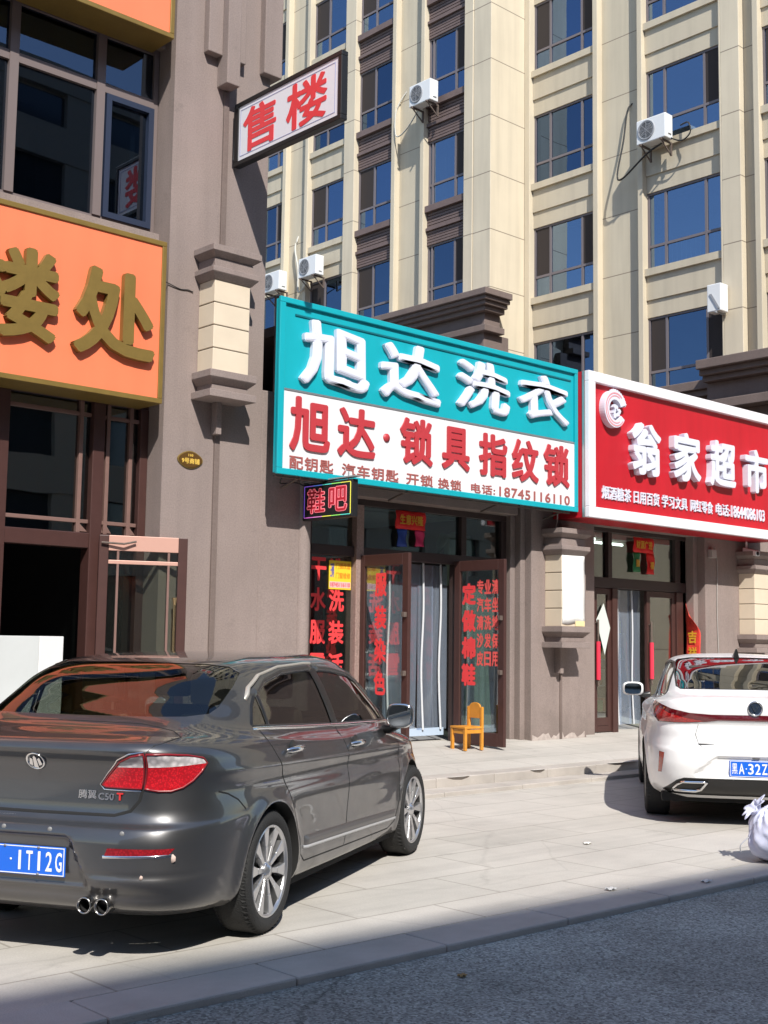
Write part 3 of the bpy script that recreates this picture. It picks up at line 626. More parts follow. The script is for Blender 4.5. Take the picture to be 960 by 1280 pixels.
def out_leaf(x, ytip, yh, z0, z1, side):
    """door leaf swung out square to the wall: lies in a plane of constant X"""
    d_ = .025; st_ = .105
    m = MB(); m.box(x - d_, x + d_, ytip, ytip + st_, z0, z1); m.box(x - d_, x + d_, yh - st_, yh, z0, z1); m.box(x - d_, x + d_, ytip + st_, yh - st_, z0, z0 + .17); m.box(x - d_, x + d_, ytip + st_, yh - st_, z1 - .14, z1)
    D = B.part('door', m, bronze, bevel=.006)
    B.part('pane', MB().box(x - .004, x + .004, ytip + st_, yh - st_, z0 + .17, z1 - .14), g_door, D)
    m = MB()
    for zz in (z0 + .95, z0 + 1.65): B.part('handle', MB().box(x - .07, x - d_, ytip + .02, ytip + .07, zz - .03, zz + .03), rust, D, bevel=.004)
    return D
g_door = glass('leaf_glass', (.84, .88, .86), .16, .01, .03)
out_leaf(10.335, 10.79, 11.69, .245, 2.64, 0)
out_leaf(12.05, 10.79, 11.69, .245, 2.66, 1)
# supermarket storefront
f = MB()
f.box(14.95, 18.3, 11.70, 11.82, 2.44, 2.60); f.box(14.95, 17.6, 11.70, 11.82, 3.30, 3.36)
f.box(14.95, 15.06, 11.70, 11.82, .2, 3.3); f.box(15.42, 15.52, 11.70, 11.82, 2.6, 3.3); f.box(17.2, 17.34, 11.70, 11.82, 2.6, 3.3); f.box(17.5, 17.62, 11.70, 11.82, .2, 3.3)
so2 = B.part('storefront', f, mat('dark_bronze', (.045, .028, .026), .45), bevel=.006)
for x0, x1 in ((15.5, 15.63), (17.2, 17.38)): B.part('mullion', MB().box(x0, x1, 11.68, 11.83, .2, 2.44), bronze, so2, bevel=.006)
B.part('pane', MB().box(15.06, 15.42, 11.755, 11.762, 2.6, 3.3).box(15.52, 17.2, 11.755, 11.762, 2.6, 3.3).box(17.34, 17.5, 11.755, 11.762, 2.6, 3.3).box(17.38, 17.5, 11.755, 11.762, .3, 2.44), g_shop, so2)
for (x0, x1) in ((15.06, 15.5), (16.42, 17.2)):
    m = MB(); frame_xz(m, 11.71, x0, x1, PORCH(11.75) + .01, 2.43, .09, .05); m.box(x0 + .09, x1 - .09, 11.712, 11.758, .36, .48); D = B.part('door', m, bronze, bevel=.005)
    B.part('pane', MB().box(x0 + .09, x1 - .09, 11.73, 11.737, .36, 2.34), g_door, D)
    hxx = x0 + .05
    m = MB().tube([(hxx, 11.66, .95), (hxx, 11.66, 1.95)], .016, 8); m.tube([(hxx, 11.66, 1.0), (hxx, 11.72, 1.0)], .012, 6); m.tube([(hxx, 11.66, 1.9), (hxx, 11.72, 1.9)], .012, 6)
    B.part('handle', m, rust, D)
    B.part('handle_cover', MB().tube([(hxx, 11.66, 1.05), (hxx, 11.66, 1.62)], .034, 10), mat('red_plush', (.75, .03, .07), .8), D)
# ------------------------------------------------------------------ signs
UX, UZ = (1, 0, 0), (0, 0, 1)
# teal laundry sign
ts = thing('shop_sign', (11, 11.2, 3.4), 'wide teal sign board with chunky white letters over red lettering on a white panel', 'sign'); G = At(ts)
x0, x1, z0, z1, y = 8.40, 13.70, 3.43, 5.43, 10.95
m = MB().box(x0, x1, y, y + .07, z0, z1)
G.part('board', m, teal, bevel=.01)
for x in (8.75, 10.4, 12.0, 13.45): G.part('bracket', MB().box(x - .03, x + .03, y + .071, 11.495 if x > 9.1 else 11.405, z0 + .2, z1 - .75), rust)
G.part('bracket', MB().box(8.7, 13.5, y + .071, y + .12, z0 + .3, z0 + .36), rust)
m = MB(); m.box(x0 - .015, x1 + .01, y - .035, y + .002, z1 - .05, z1 + .015); m.box(x0 - .015, x1 + .01, y - .035, y + .002, z0 - .015, z0 + .055); m.box(x0 - .015, x0 + .065, y - .034, y + .001, z0 + .055, z1 - .05); m.box(x1 - .055, x1 + .01, y - .034, y + .001, z0 + .055, z1 - .05)
G.part('frame', m, teal, bevel=.006)
m = MB().box(x0 + .22, x1 - .12, y - .012, y - .001, z1 - .17, z1 - .15); G.part('groove_line', m, mat('teal_shade', (.003, .13, .16), .5))
wp = G.part('lower_panel', MB().box(8.465, 11.04, y - .014, y - .001, 3.485, 4.375).box(11.045, 13.645, y - .014, y - .001, 3.485, 4.375), panel_w)
G.part('edge_strip', MB().box(8.465, 13.645, y - .020, y - .001, 4.377, 4.40), mat('alu', (.45, .47, .48), .35, metal=.7))
def brush(k):
    a = (.06, -.05, .07, -.04)[k]
    def f(u_, v_): return (u_ + a * math.sin(v_ * 3.1) * .6, v_ + .05 * math.sin(u_ * 3.14) - (.03 if u_ > .7 else 0))
    return f
for k, (ch, xa, xb, za, zb) in enumerate((('旭', 8.64, 9.68, 4.45, 5.20), ('达', 9.90, 10.93, 4.48, 5.17), ('洗', 11.18, 12.19, 4.53, 5.17), ('衣', 12.42, 13.47, 4.56, 5.18))):
    text('letter', ch, letter_w, ts, (xa + .03, y - .002, za + .03), UX, UZ, xb - xa, zb - za, .062, .032, True, 0, brush(k))
for ch, xa, xb, za, zb in (('旭', 8.56, 9.15, 3.70, 4.33), ('达', 9.27, 9.86, 3.72, 4.31), ('锁', 10.27, 10.83, 3.74, 4.32), ('具', 11.0, 11.50, 3.75, 4.30), ('指', 11.68, 12.22, 3.74, 4.30), ('纹', 12.32, 12.86, 3.73, 4.30), ('锁', 12.97, 13.52, 3.73, 4.31)):
    text('letter', ch, red_l, ts, (xa, y - .0145, za), UX, UZ, xb - xa, zb - za, .022, .028)
G.part('letter', MB().lathe([(0, 10.922), (.05, 10.922), (.052, 10.936)], 24, 'y', (10.05, 0, 4.02)), red_l)
red_s = mat('small_red_letters', (.34, .10, .09), .45)
for body, xa, xb, za, zb in (('配钥匙', 8.57, 9.22, 3.49, 3.645), ('汽车钥匙', 9.35, 10.26, 3.49, 3.64), ('开锁', 10.39, 10.85, 3.49, 3.635), ('换锁', 10.94, 11.36, 3.49, 3.625), ('电话:', 11.54, 12.0, 3.495, 3.62), ('18745116110', 12.08, 13.54, 3.495, 3.625)):
    text('lettering', body, red_s, ts, (xa, y - .0145, za), UX, UZ, xb - xa, zb - za, .006, .02, spacing=1.12)
m = MB()
for x in (8.8, 10.5, 12.2, 13.5): m.tube([(x, 11.0, z0 - .005), (x + .01, 11.38, z0 - .10)], .014, 6)
m.box(8.45, 13.65, 11.02, 11.06, z0 - .035, z0 - .017)
G.part('mounting_frame', m, rust)

cbx = tag(build('wall_cable', MB().tube(smooth_pts([(13.60, 11.20, 3.42), (13.62, 11.22, 3.33), (13.66, 11.28, 3.22), (13.63, 11.30, 3.13)]), .009, 5), mat('pale_cable', (.45, .42, .40), .6)), 'short pale cable dropping from the teal sign to the pillar cap', 'cable')
cbx = tag(build('wall_cable', MB().tube(smooth_pts([(8.62, 11.10, 3.44), (8.7, 11.25, 3.36), (9.0, 11.33, 3.40), (9.3, 11.36, 3.33)]), .008, 5), cable_m), 'thin dark cable sagging under the left end of the teal sign', 'cable')
# red supermarket sign
rs = thing('shop_sign', (16.5, 11.1, 3.3), 'red sign board in a white frame with raised white letters and a round emblem', 'sign'); G = At(rs)
x0, x1, z0, z1, y = 13.72, 18.98, 3.34, 5.42, 10.75
G.part('board', MB().box(x0 + .003, x1 - .003, y + .05, 11.38, z0 + .003, z1 - .003), redp)
m = MB(); fw = .15
m.box(x0, x1, y - .02, y + .06, z1 - fw, z1); m.box(x0, x1, y - .02, y + .06, z0, z0 + fw); m.box(x0, x0 + fw, y - .02, y + .06, z0 + fw, z1 - fw); m.box(x1 - fw, x1, y - .02, y + .06, z0 + fw, z1 - fw)
G.part('frame', m, mat('frame_white', (.80, .78, .82), .35), bevel=.008)
G.part('frame_edge', MB().box(x0 - .006, x0 + .02, y + .061, y + .10, z0, z1), mat('alu', (.45, .47, .48), .35, metal=.7))
yl = y + .049
rim_w = mat('letter_side_grey', (.62, .63, .64), .4)
for ch, xa, xb, za, zb in (('翁', 14.62, 15.40, 4.05, 4.82), ('家', 15.66, 16.45, 4.06, 4.81), ('超', 16.64, 17.44, 4.07, 4.80), ('市', 17.66, 18.42, 4.07, 4.78)):
    text('letter', ch, letter_w, rs, (xa + .06, yl, za), UX, UZ, xb - xa - .06, zb - za, .10, .030)
for body, xa, xb in (('烟酒糖茶', 14.08, 14.76), ('日用百货', 14.83, 15.46), ('学习文具', 15.53, 16.19), ('网红零食', 16.28, 16.89), ('电话:', 16.98, 17.38), ('18644086103', 17.42, 18.42)):
    text('lettering', body, letter_w, rs, (xa, yl, 3.63), UX, UZ, xb - xa, .19, .02, .012)
# emblem: open ring that curls inwards
def ring(cx, cz, r0, r1, a0, a1, ya, yb, taper=.25, n=40):
    o, i = [], []
    for k in range(n + 1):
        t = k / n; a = a0 + (a1 - a0) * t; wv = (r0 - r1) * (1 - taper * (t if taper > 0 else 1 - t)); rc = (r0 + r1) / 2
        o.append((cx + (rc + wv / 2) * math.cos(a), cz + (rc + wv / 2) * 1.05 * math.sin(a))); i.append((cx + (rc - wv / 2) * math.cos(a), cz + (rc - wv / 2) * 1.05 * math.sin(a)))
    mb_ = MB()
    for k in range(n):
        q = [o[k], o[k + 1], i[k + 1], i[k]]
        mb_.prism(q, 'y', ya, yb)
    return mb_
ecx, ecz = 14.29, 4.93
em = G.part('emblem', ring(ecx, ecz, .27, .13, R(20), R(330), y - .05, yl, .35), letter_w)
pk = mat('emblem_pink', (.75, .30, .33), .4)
G.part('emblem_scale', ring(ecx, ecz, .235, .215, R(50), R(320), y - .054, y - .0502, .1), pk, em)
G.part('emblem_scale', ring(ecx, ecz, .195, .18, R(60), R(300), y - .054, y - .0502, .1), pk, em)
mb = MB()
for k in range(9):
    a = R(15 + 9 * k); r = .25
    mb.prism([(ecx + r * math.cos(a), ecz + r * math.sin(a)), (ecx + (r + .05) * math.cos(a + .12), ecz + (r + .05) * math.sin(a + .12)), (ecx + (r - .01) * math.cos(a + .2), ecz + (r - .01) * math.sin(a + .2))], 'y', y - .04, yl)
G.part('emblem_mane', mb, letter_w, em)
mb = MB()
for k in range(10):
    a = R(-60 + 36 * k); r = .05 + .018 * (k % 3)
    mb.prism([(ecx + .05 + r * math.cos(a + j * 1.26) * .45 + r * math.cos(a) * .8, ecz - .03 + r * math.sin(a + j * 1.26) * .45 + r * math.sin(a)) for j in range(5)], 'y', y - .03 - k * .001, yl)
G.part('emblem_curl', mb, letter_w, em)

# orange signs
def orange_sign(label, xr, zb, zt, name, cut):
    o = thing('sales_sign', (5, 11.4, zb), label, 'sign'); G = At(o); y = 11.22; xl = -2.0
    G.part('panel', MB().box(xl + .05, xr - .05, y + .012, 11.66, zb + .05, zt - .05), orange)
    m = MB(); t = .055
    m.box(xl, xr, y - .004, 11.67, zt - t, zt); m.box(xl, xr, y - .004, 11.67, zb, zb + t); m.box(xr - t, xr, y - .004, 11.67, zb + t, zt - t); m.box(xl, xl + t, y - .004, 11.67, zb + t, zt - t)
    G.part('trim', m, gold, bevel=.006); return o, G, y
og, G, y = orange_sign('big orange sign board with raised gold characters and gold trim beside the mauve pier', 7.06, 4.05, 5.82, 'a', 0)
for ch, xa, xb, za, zb in (('售', 3.6, 4.55, 4.45, 5.38), ('楼', 4.86, 5.80, 4.45, 5.38), ('处', 5.96, 6.92, 4.43, 5.36)):
    text('letter', ch, gold, og, (xa, y + .013, za), UX, UZ, xb - xa, zb - za, .07, .028)
og2, G, y = orange_sign('upper orange sign board with gold trim at the top left corner of the photo', 7.06, 8.12, 10.4, 'b', 0)
text('letter', '处', mat('red_brown_letter', (.40, .05, .03), .45), og2, (5.75, y + .013, 8.50), UX, UZ, 1.1, 1.3, .05, .036)

# blade sign on the pier
bs = thing('blade_sign', (8.05, 11.4, 7.3), 'white lightbox sign with two red characters in a black frame jutting from the pier', 'sign'); G = At(bs)
ya, yb, z0, z1, x = 11.36, 9.50, 6.98, 7.70, 8.05
G.part('box', MB().box(x - .032, x + .032, yb, ya, z0, z1), mat('lightbox_white', (.74, .75, .80), .4))
m = MB(); t = .038
m.box(x - .045, x + .045, yb - .02, ya + .02, z1 - t, z1 + .015); m.box(x - .045, x + .045, yb - .02, ya + .02, z0 - .015, z0 + t); m.box(x - .045, x + .045, yb - .02, yb + t, z0 + t, z1 - t); m.box(x - .045, x + .045, ya - t - .02, ya + .02, z0 + t, z1 - t)
G.part('frame', m, black, bevel=.006)
m = MB(); 
for zz in (z0 + .12, z1 - .12): m.box(x - .03, x + .03, ya + .02, 11.41, zz - .03, zz + .03)
m.tube([(x - .07, 11.34, z0 + .05), (x - .07, 11.34, z1 - .08), (x - .06, 11.30, z1 - .04)], .008, 6)
G.part('bracket', m, black)
m = MB(); t2 = .006
for (a, b, c, d_) in ((yb + .09, ya - .09, z0 + .085, z0 + .085 + t2), (yb + .09, ya - .09, z1 - .09, z1 - .084), (yb + .09, yb + .096, z0 + .09, z1 - .09), (ya - .096, ya - .09, z0 + .09, z1 - .09)): m.box(x - .035, x - .0325, a, b, c, d_)
G.part('border_line', m, mat('thin_blue', (.35, .38, .60), .4))
UY = (0, -1, 0)
rb_ = mat('red_vinyl', (.72, .055, .065), .4)
for ch, y0_, y1_ in (('售', 11.22, 10.60), ('楼', 10.42, 9.72)):
    text('letter', ch, rb_, bs, (x - .0325, y0_, z0 + .10), UY, UZ, y0_ - y1_, .52, .004, .021)

# LED sign under the teal board
ls = thing('led_sign', (9.3, 11.2, 3.2), 'small black LED sign with pink characters hung under the teal board', 'sign'); G = At(ls)
x, ya, yb, z0, z1 = 9.16, 11.37, 10.49, 2.965, 3.395
G.part('box', MB().box(x - .03, x + .06, yb, ya, z0, z1), black, bevel=.008)
G.part('hanger', MB().box(x - .03, x + .05, yb - .05, ya, z1 + .02, z1 + .035).tube([(x, yb + .1, z1), (x, yb + .1, z1 + .09)], .008, 6).tube([(x, ya - .1, z1), (x, ya - .1, z1 + .09)], .008, 6), mat('galvanised', (.42, .43, .43), .4, metal=.5))
led_p = mat('led_pink', (.80, .20, .24), .4, emit=(1, .18, .22, .35)); led_r = mat('led_red', (.55, .02, .04), .4)
for ch, y0_, y1_ in (('鞋', 11.29, 10.96), ('吧', 10.90, 10.57)):
    text('letter', ch, led_p, ls, (x - .0305, y0_, z0 + .07), UY, UZ, y0_ - y1_, .295, .004, .042)
    text('letter_core', ch, led_r, ls, (x - .0345, y0_ - .012, z0 + .078), UY, UZ, y0_ - y1_ - .024, .278, .002, .006)
edge = [((ya - .03, yb + .03, z1 - .035, z1 - .027), 5), ((ya - .03, yb + .03, z0 + .027, z0 + .035), 5)]
cols = [(.25, .12, .75), (.12, .25, .9), (.1, .7, .6), (.3, .8, .15), (.85, .8, .1), (.75, .25, .6), (.65, .15, .6)]
k = 0
for (a, b, c, d_), n in edge:
    for i in range(n):
        p0 = a + (b - a) * i / n; p1 = a + (b - a) * (i + 1) / n; cc = cols[(i if k < 5 else 6 - i) % 7]
        G.part('led_strip', MB().box(x - .034, x - .029, p0, p1, c, d_), mat('led%d' % ((cols.index(cc))), cc, .4, emit=(*cc, .35))); k += 1
for yy, cc in ((ya - .026, cols[0]), (yb + .03, cols[4])): G.part('led_strip', MB().box(x - .034, x - .029, yy - .008, yy, z0 + .035, z1 - .035), mat('led%d' % cols.index(cc), cc, .4, emit=(*cc, .35)))

# ------------------------------------------------------------------ laundry window: decals, notices, door curtain, clothes
dec = thing('window_decal', (9.9, 11.75, 1.5), 'red vinyl characters in two columns stuck on the narrow window left of the laundry doors', 'decal')
yy = 11.7545
for ch, xa, zb_ in (('干', 9.585, 2.30), ('水', 9.585, 1.93), ('服', 9.585, 1.53), ('雪', 9.585, 1.13), ('洗', 9.88, 1.93), ('装', 9.88, 1.53), ('活', 9.88, 1.13), ('洗', 9.88, 2.30)):
    text('letter', ch, red_d, dec, (xa, yy, zb_), UX, UZ, .245, .29, .003, .032)
dec = thing('window_decal', (10.33, 11.2, 1.5), 'column of four red characters on the glass of the left laundry door', 'decal')
for k, ch in enumerate('服装染色'): text('letter', ch, red_d, dec, (10.326, 11.40, 2.12 - k * .40), UY, UZ, .21, .29, .003, .038)
dec = thing('window_decal', (12.04, 11.3, 1.5), 'column of four bold red characters on the glass of the right laundry door', 'decal')
for k, ch in enumerate('定做棉鞋'): text('letter', ch, red_d, dec, (12.041, 11.555, 2.07 - k * .355), UY, UZ, .25, .29, .003, .05)
dec = thing('window_decal', (12.045, 11.1, 1.6), 'reflection of small red lettering, set as three columns on the right laundry door', 'decal')
rd2 = mat('reflected_red', (.75, .10, .09), .5)  # lettering mirrored in the door glass, put in as coloured characters
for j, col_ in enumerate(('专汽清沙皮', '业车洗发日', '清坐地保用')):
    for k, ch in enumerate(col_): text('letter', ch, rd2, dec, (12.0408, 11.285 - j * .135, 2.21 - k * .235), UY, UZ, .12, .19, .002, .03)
nt_ = thing('notice', (10.07, 11.75, 2.4), 'yellow notice with blue and orange print stuck on the laundry window', 'notice'); G = At(nt_)
G.part('sheet', MB().box(9.865, 10.225, 11.742, 11.748, 2.205, 2.56), mat('yellow_sheet', (.85, .60, .04), .5))
G.part('pink_band', MB().box(9.875, 10.215, 11.740, 11.7425, 2.225, 2.30), mat('pink_sheet', (.80, .50, .48), .5))
text('lettering', '门锁改造', mat('print_orange', (.70, .25, .02), .5), nt_, (9.975, 11.742, 2.46), UX, UZ, .235, .075, .002, .02)
text('lettering', '门窗维修', mat('print_orange', (.70, .25, .02), .5), nt_, (9.975, 11.742, 2.34), UX, UZ, .235, .075, .002, .02)
text('lettering', '王师傅', mat('print_blue', (.10, .10, .45), .5), nt_, (9.885, 11.742, 2.35), UX, UZ, .06, .18, .002, .02)
text('lettering', '18745116110', mat('print_red', (.60, .06, .10), .5), nt_, (9.885, 11.740, 2.237), UX, UZ, .32, .052, .002, .02)
def banner(x0, label, gcol, text_, legs):
    o = thing('paper_banner', (x0 + .27, 11.7, 3.0), label, 'banner'); G = At(o); y = 11.69
    def wav(x_, z_): return y + .012 * math.sin(x_ * 23 + z_ * 7)
    red_paper = mat('red_paper', (.72, .012, .012), .6)
    m = MB().grid(14, 6, lambda u_, v_: (x0 + .54 * u_, wav(u_ * .54, v_), 3.03 + .24 * v_)); G.part('sheet', m, red_paper, recalc=False, solid=.002)
    text('lettering', text_, mat('gold_print', (.70, .38, .03), .5), o, (x0 + .06, y - .018, 3.09), UX, UZ, .42, .13, .002, .02)
    for (xa, w_, zl, cm, nm) in legs:
        m = MB().grid(6, 8, lambda u_, v_: (x0 + xa + w_ * u_, wav(xa + w_ * u_, v_) + .005, zl + (3.03 - zl) * v_)); G.part('streamer', m, cm, recalc=False, solid=.002)
    return o
blue_p = mat('blue_paper', (.01, .05, .30), .6); mag_p = mat('magenta_paper', (.62, .02, .12), .6); green_p = mat('green_paper', (.01, .16, .05), .6)
banner(10.93, 'red paper banner with blue and magenta streamers above the laundry doors', None, '生意兴隆', [(.04, .16, 2.80, blue_p, 'l'), (.36, .16, 2.82, mag_p, 'r')])
o = banner(16.05, 'red paper banner with green and red streamers above the supermarket doors', None, '财源广进', [(.0, .17, 2.72, green_p, 'l'), (.36, .2, 2.70, mat('red_paper'), 'r')])
gp = mat('gold_print', (.70, .38, .03), .5)
text('lettering', '福', gp, o, (16.47, 11.672, 2.78), UX, UZ, .1, .12, .002, .03); text('lettering', '招财', gp, o, (16.10, 11.672, 2.80), UX, UZ, .09, .12, .002, .03)
# clear strip curtain in the laundry doorway
pvc = glass('clear_pvc', (.76, .83, .94), .10, .12, .3, (1, 1, 1), 6)
t_ = pvc.node_tree; o_ = [n for n in t_.nodes if n.type == 'OUTPUT_MATERIAL'][0]; src_ = o_.inputs[0].links[0].from_socket
df_ = t_.nodes.new('ShaderNodeBsdfDiffuse'); df_.inputs[0].default_value = (.52, .62, .78, 1); mx_n = t_.nodes.new('ShaderNodeMixShader'); mx_n.inputs[0].default_value = .20
t_.links.new(src_, mx_n.inputs[1]); t_.links.new(df_.outputs[0], mx_n.inputs[2]); t_.links.new(mx_n.outputs[0], o_.inputs[0])
sc = thing('strip_curtain', (11.2, 11.9, 1.4), 'clear plastic strip curtain with pale seams hanging in the laundry doorway', 'curtain'); G = At(sc)
for k in range(6):
    xa = 10.42 + k * .28
    m = MB().grid(9, 12, lambda u_, v_: (xa + .29 * u_, 11.90 + .012 * (k % 2) + .02 * math.sin(u_ * 5 + v_ * 2 + k) * (1 - v_), .42 + 2.2 * v_)); G.part('strip', m, pvc, recalc=False)
seam = mat('pvc_seam', (.62, .64, .67), .4)
for xs in (10.48, 11.0, 11.62, 11.95):
    G.part('seam', MB().tube(smooth_pts([(xs, 11.88, 2.62), (xs + .012, 11.875, 2.0), (xs - .014, 11.88, 1.2), (xs + .02, 11.87, .42)]), [.016] * 19, 6), seam)
G.part('rail', MB().box(10.40, 12.05, 11.88, 11.93, 2.60, 2.66), black)
G.part('hem', MB().box(10.42, 12.04, 11.885, 11.90, .34, .44), mat('pale_blue_plastic', (.45, .55, .68), .4))
# clothes hanging inside
hang = mat('hanger_wire', (.4, .4, .4), .3, metal=1)
def garment(x, y, ztop, w, h, m, label, skirt=1.0, rail_to=None):
    o = thing('hanging_garment', (x, y, ztop - h), label, 'garment', ); G = At(o)
    pts = [(.10, 0), (.30, -.03), (.46, -.06), (.60, -.30), (.52, -.34), (.40, -.18), (.42, -.5), (.5 * skirt, -1.0)]
    prof = [(a * w, b * h) for a, b in pts]
    outl = [(-a, b) for a, b in prof[::-1]] + prof
    mb_ = MB(); n = 26
    def edge(v_):
        t = v_
        return w * (.16 + .30 * min(1, t / .1)) if t < .1 else w * (.46 - .06 * min(1, (t - .1) / .3)) if t < .4 else w * (.40 + (.5 * skirt - .40) * (t - .4) / .6)
    for s in (-1, 1):
        mb_.grid(n, 14, lambda u_, v_: (x + (u_ * 2 - 1) * edge(v_), y + s * (.05 + .03 * math.sin(u_ * 22 + s) * v_) * math.sqrt(max(0, 1 - (2 * u_ - 1) ** 2)), ztop - h * v_))
    G.part('cloth', mb_, m, recalc=False)
    for s in (-1, 1):
        G.part('sleeve', MB().tube([(x + s * .40 * w, y, ztop - .08 * h), (x + s * .56 * w, y, ztop - .26 * h), (x + s * .60 * w, y + .01, ztop - .45 * h)], [.075, .065, .055], 8), m)
    G.part('hanger', MB().tube([(x, y, ztop + .16), (x, y, ztop + .01), (x - .2, y, ztop - .04)], .005, 5).tube([(x, y, ztop + .01), (x + .2, y, ztop - .04)], .005, 5), hang)
    return o
garment(12.74, 11.93, 2.35, .5, 1.95, mat('mint_cloth', (.62, .72, .64), .9), 'long pale mint robe hanging behind the right laundry door', 1.15)
garment(12.62, 12.25, 3.12, .55, .75, mat('pale_green_cloth', (.42, .47, .38), .9), 'pale green jacket hanging high in the small window right of the red banner', 1.0)
garment(9.9, 12.6, 3.15, .55, .9, mat('blue_grey_cloth', (.24, .29, .36), .9), 'blue grey coat hanging high behind the narrow laundry window', 1.0)
garment(10.75, 13.2, 2.6, .6, 1.5, mat('dark_red_cloth', (.22, .03, .04), .9), 'dark red coat hanging deeper inside the laundry behind the left door', 1.0)
garment(12.25, 13.4, 2.7, .6, 1.6, mat('beige_cloth', (.42, .36, .28), .9), 'beige coat hanging deeper inside the laundry behind the right door', 1.0)
rl = tag(build('clothes_rail', MB().tube([(9.5, 12.62, 3.32), (13.0, 12.2, 3.32)], .014, 8), hang), 'steel clothes rail spanning the laundry under the ceiling', 'rail')
# wooden chair
wood = mat('orange_wood', (.62, .26, .03), .45, var=(7, .15))
ch_ = thing('wooden_chair', (11.62, 11.05, PORCH(11.05)), 'small orange wooden child chair in front of the right laundry door', 'chair', rz=R(-8)); ch_.scale = (.9, .9, .9)
sw, sd, sh = .34, .34, .30
def legm(x, y, z1): return MB().box(x - .02, x + .02, y - .022, y + .022, 0, z1)
# seat faces -X (to the left), back at +X
build('seat', MB().box(-sd / 2, sd / 2, -sw / 2, sw / 2, sh, sh + .03), wood, ch_, bevel=.006)
for sy in (-1, 1):
    build('leg', legm(-sd / 2 + .025, sy * (sw / 2 - .025), sh), wood, ch_, bevel=.004); build('leg', legm(sd / 2 - .02, sy * (sw / 2 - .025), .60), wood, ch_, bevel=.004)
    build('stretcher', MB().box(-sd / 2 + .04, sd / 2 - .04, sy * (sw / 2 - .025) - .012, sy * (sw / 2 - .025) + .012, .235, .29), wood, ch_, bevel=.003)
build('apron', MB().box(-sd / 2 + .015, -sd / 2 + .035, -sw / 2 + .05, sw / 2 - .05, .23, .29), wood, ch_)
pts = [(-sw / 2 + .05, .44), (sw / 2 - .05, .44)] + [((sw / 2 - .05) * math.cos(R(a)), .60 + .06 * math.sin(R(a))) for a in range(0, 181, 15)]
build('backrest', MB().prism(pts, 'x', sd / 2 - .034, sd / 2 - .010), wood, ch_, bevel=.004)
# white display board in the left doorway
wb = thing('display_board', (5.6, 10.95, PORCH(10.95)), 'tall white folded display board standing in front of the dark doorway', 'board'); G = At(wb)
G.part('panel', MB().hexa([(4.2, 11.15, .22), (5.60, 10.90, .22), (5.60, 10.93, .22), (4.2, 11.18, .22)], [(4.2, 11.15, 1.57), (5.60, 10.90, 1.57), (5.60, 10.93, 1.57), (4.2, 11.18, 1.57)]), mat('board_white_shaded', (.50, .52, .52), .5, var=(1.5, .05)), bevel=.005)  # white panel in a greyer colour, its shade painted in
G.part('panel', MB().hexa([(5.605, 10.90, .22), (5.90, 10.99, .22), (5.89, 11.02, .22), (5.60, 10.933, .22)], [(5.605, 10.90, 1.57), (5.90, 10.99, 1.57), (5.89, 11.02, 1.57), (5.60, 10.933, 1.57)]), white_p, bevel=.005)
# supermarket details
pp = thing('wall_poster', (13.8, 11.09, 2.3), 'blank white sheet pasted over the stone block of the pillar between the shops', 'sheet'); G = At(pp)
G.part('sheet', MB().grid(10, 12, lambda u_, v_: (13.575 + .50 * u_ * (1 - .015 * math.sin(v_ * 9)), 11.098 - .004 * math.sin(v_ * 5 + u_ * 2), 1.86 + .97 * v_ - .015 * math.sin(u_ * 7) * (v_ < .2))), mat('bright_paper', (.82, .82, .80), .6), recalc=False, solid=.002)
G.part('torn_edge', MB().box(13.86, 14.068, 11.092, 11.096, 1.825, 1.90), mat('yellow_paper', (.80, .66, .36), .6))
dp = thing('paper_diamond', (15.28, 11.69, 1.8), 'pale diamond of paper stuck on the left supermarket door', 'sheet'); G = At(dp)
G.part('sheet', MB().prism([(15.30, 2.20), (15.46, 1.83), (15.32, 1.42), (15.12, 1.95)], 'y', 11.700, 11.704), mat('pale_paper', (.62, .68, .64), .6))
cf = thing('paper_scroll', (17.9, 11.68, 1.8), 'red and gold paper couplet peeling off beside the supermarket doors', 'scroll'); G = At(cf)
def scroll(u_, v_):
    k = max(0, v_ - .55) / .45
    return (17.485 - .01 * math.sin(v_ * 9) - .16 * k * k * u_, 11.70 - .27 * u_ + .10 * k * u_, 1.20 + 1.08 * v_ - .22 * k * u_)
G.part('sheet', MB().grid(9, 16, scroll), mat('couplet_red', (.72, .06, .04), .5, var=(9, .3)), recalc=False, solid=.002)
for ch, zz in (('吉', 1.62), ('祥', 1.36)): text('lettering', ch, gp, cf, (17.470, 11.65, zz), UY, UZ, .16, .2, .002, .03)
# clear curtain in the supermarket door
sc = thing('strip_curtain', (16.0, 11.85, 1.4), 'clear plastic strips with white edges hanging in the supermarket doorway', 'curtain'); G = At(sc)
for k in range(3):
    xa = 15.64 + k * .26
    G.part('strip', MB().grid(8, 10, lambda u_, v_: (xa + .27 * u_, 11.85 + .02 * math.sin(u_ * 4 + v_ * 3 + k) * (1 - v_) + .01 * (k % 2), .35 + 2.08 * v_)), pvc, recalc=False)
for xs in (15.72, 15.80, 16.18): G.part('seam', MB().tube(smooth_pts([(xs, 11.83, 2.43), (xs + .01, 11.82, 1.8), (xs - .01, 11.82, 1.0), (xs + .03, 11.82, .35)]), .014, 6), seam)
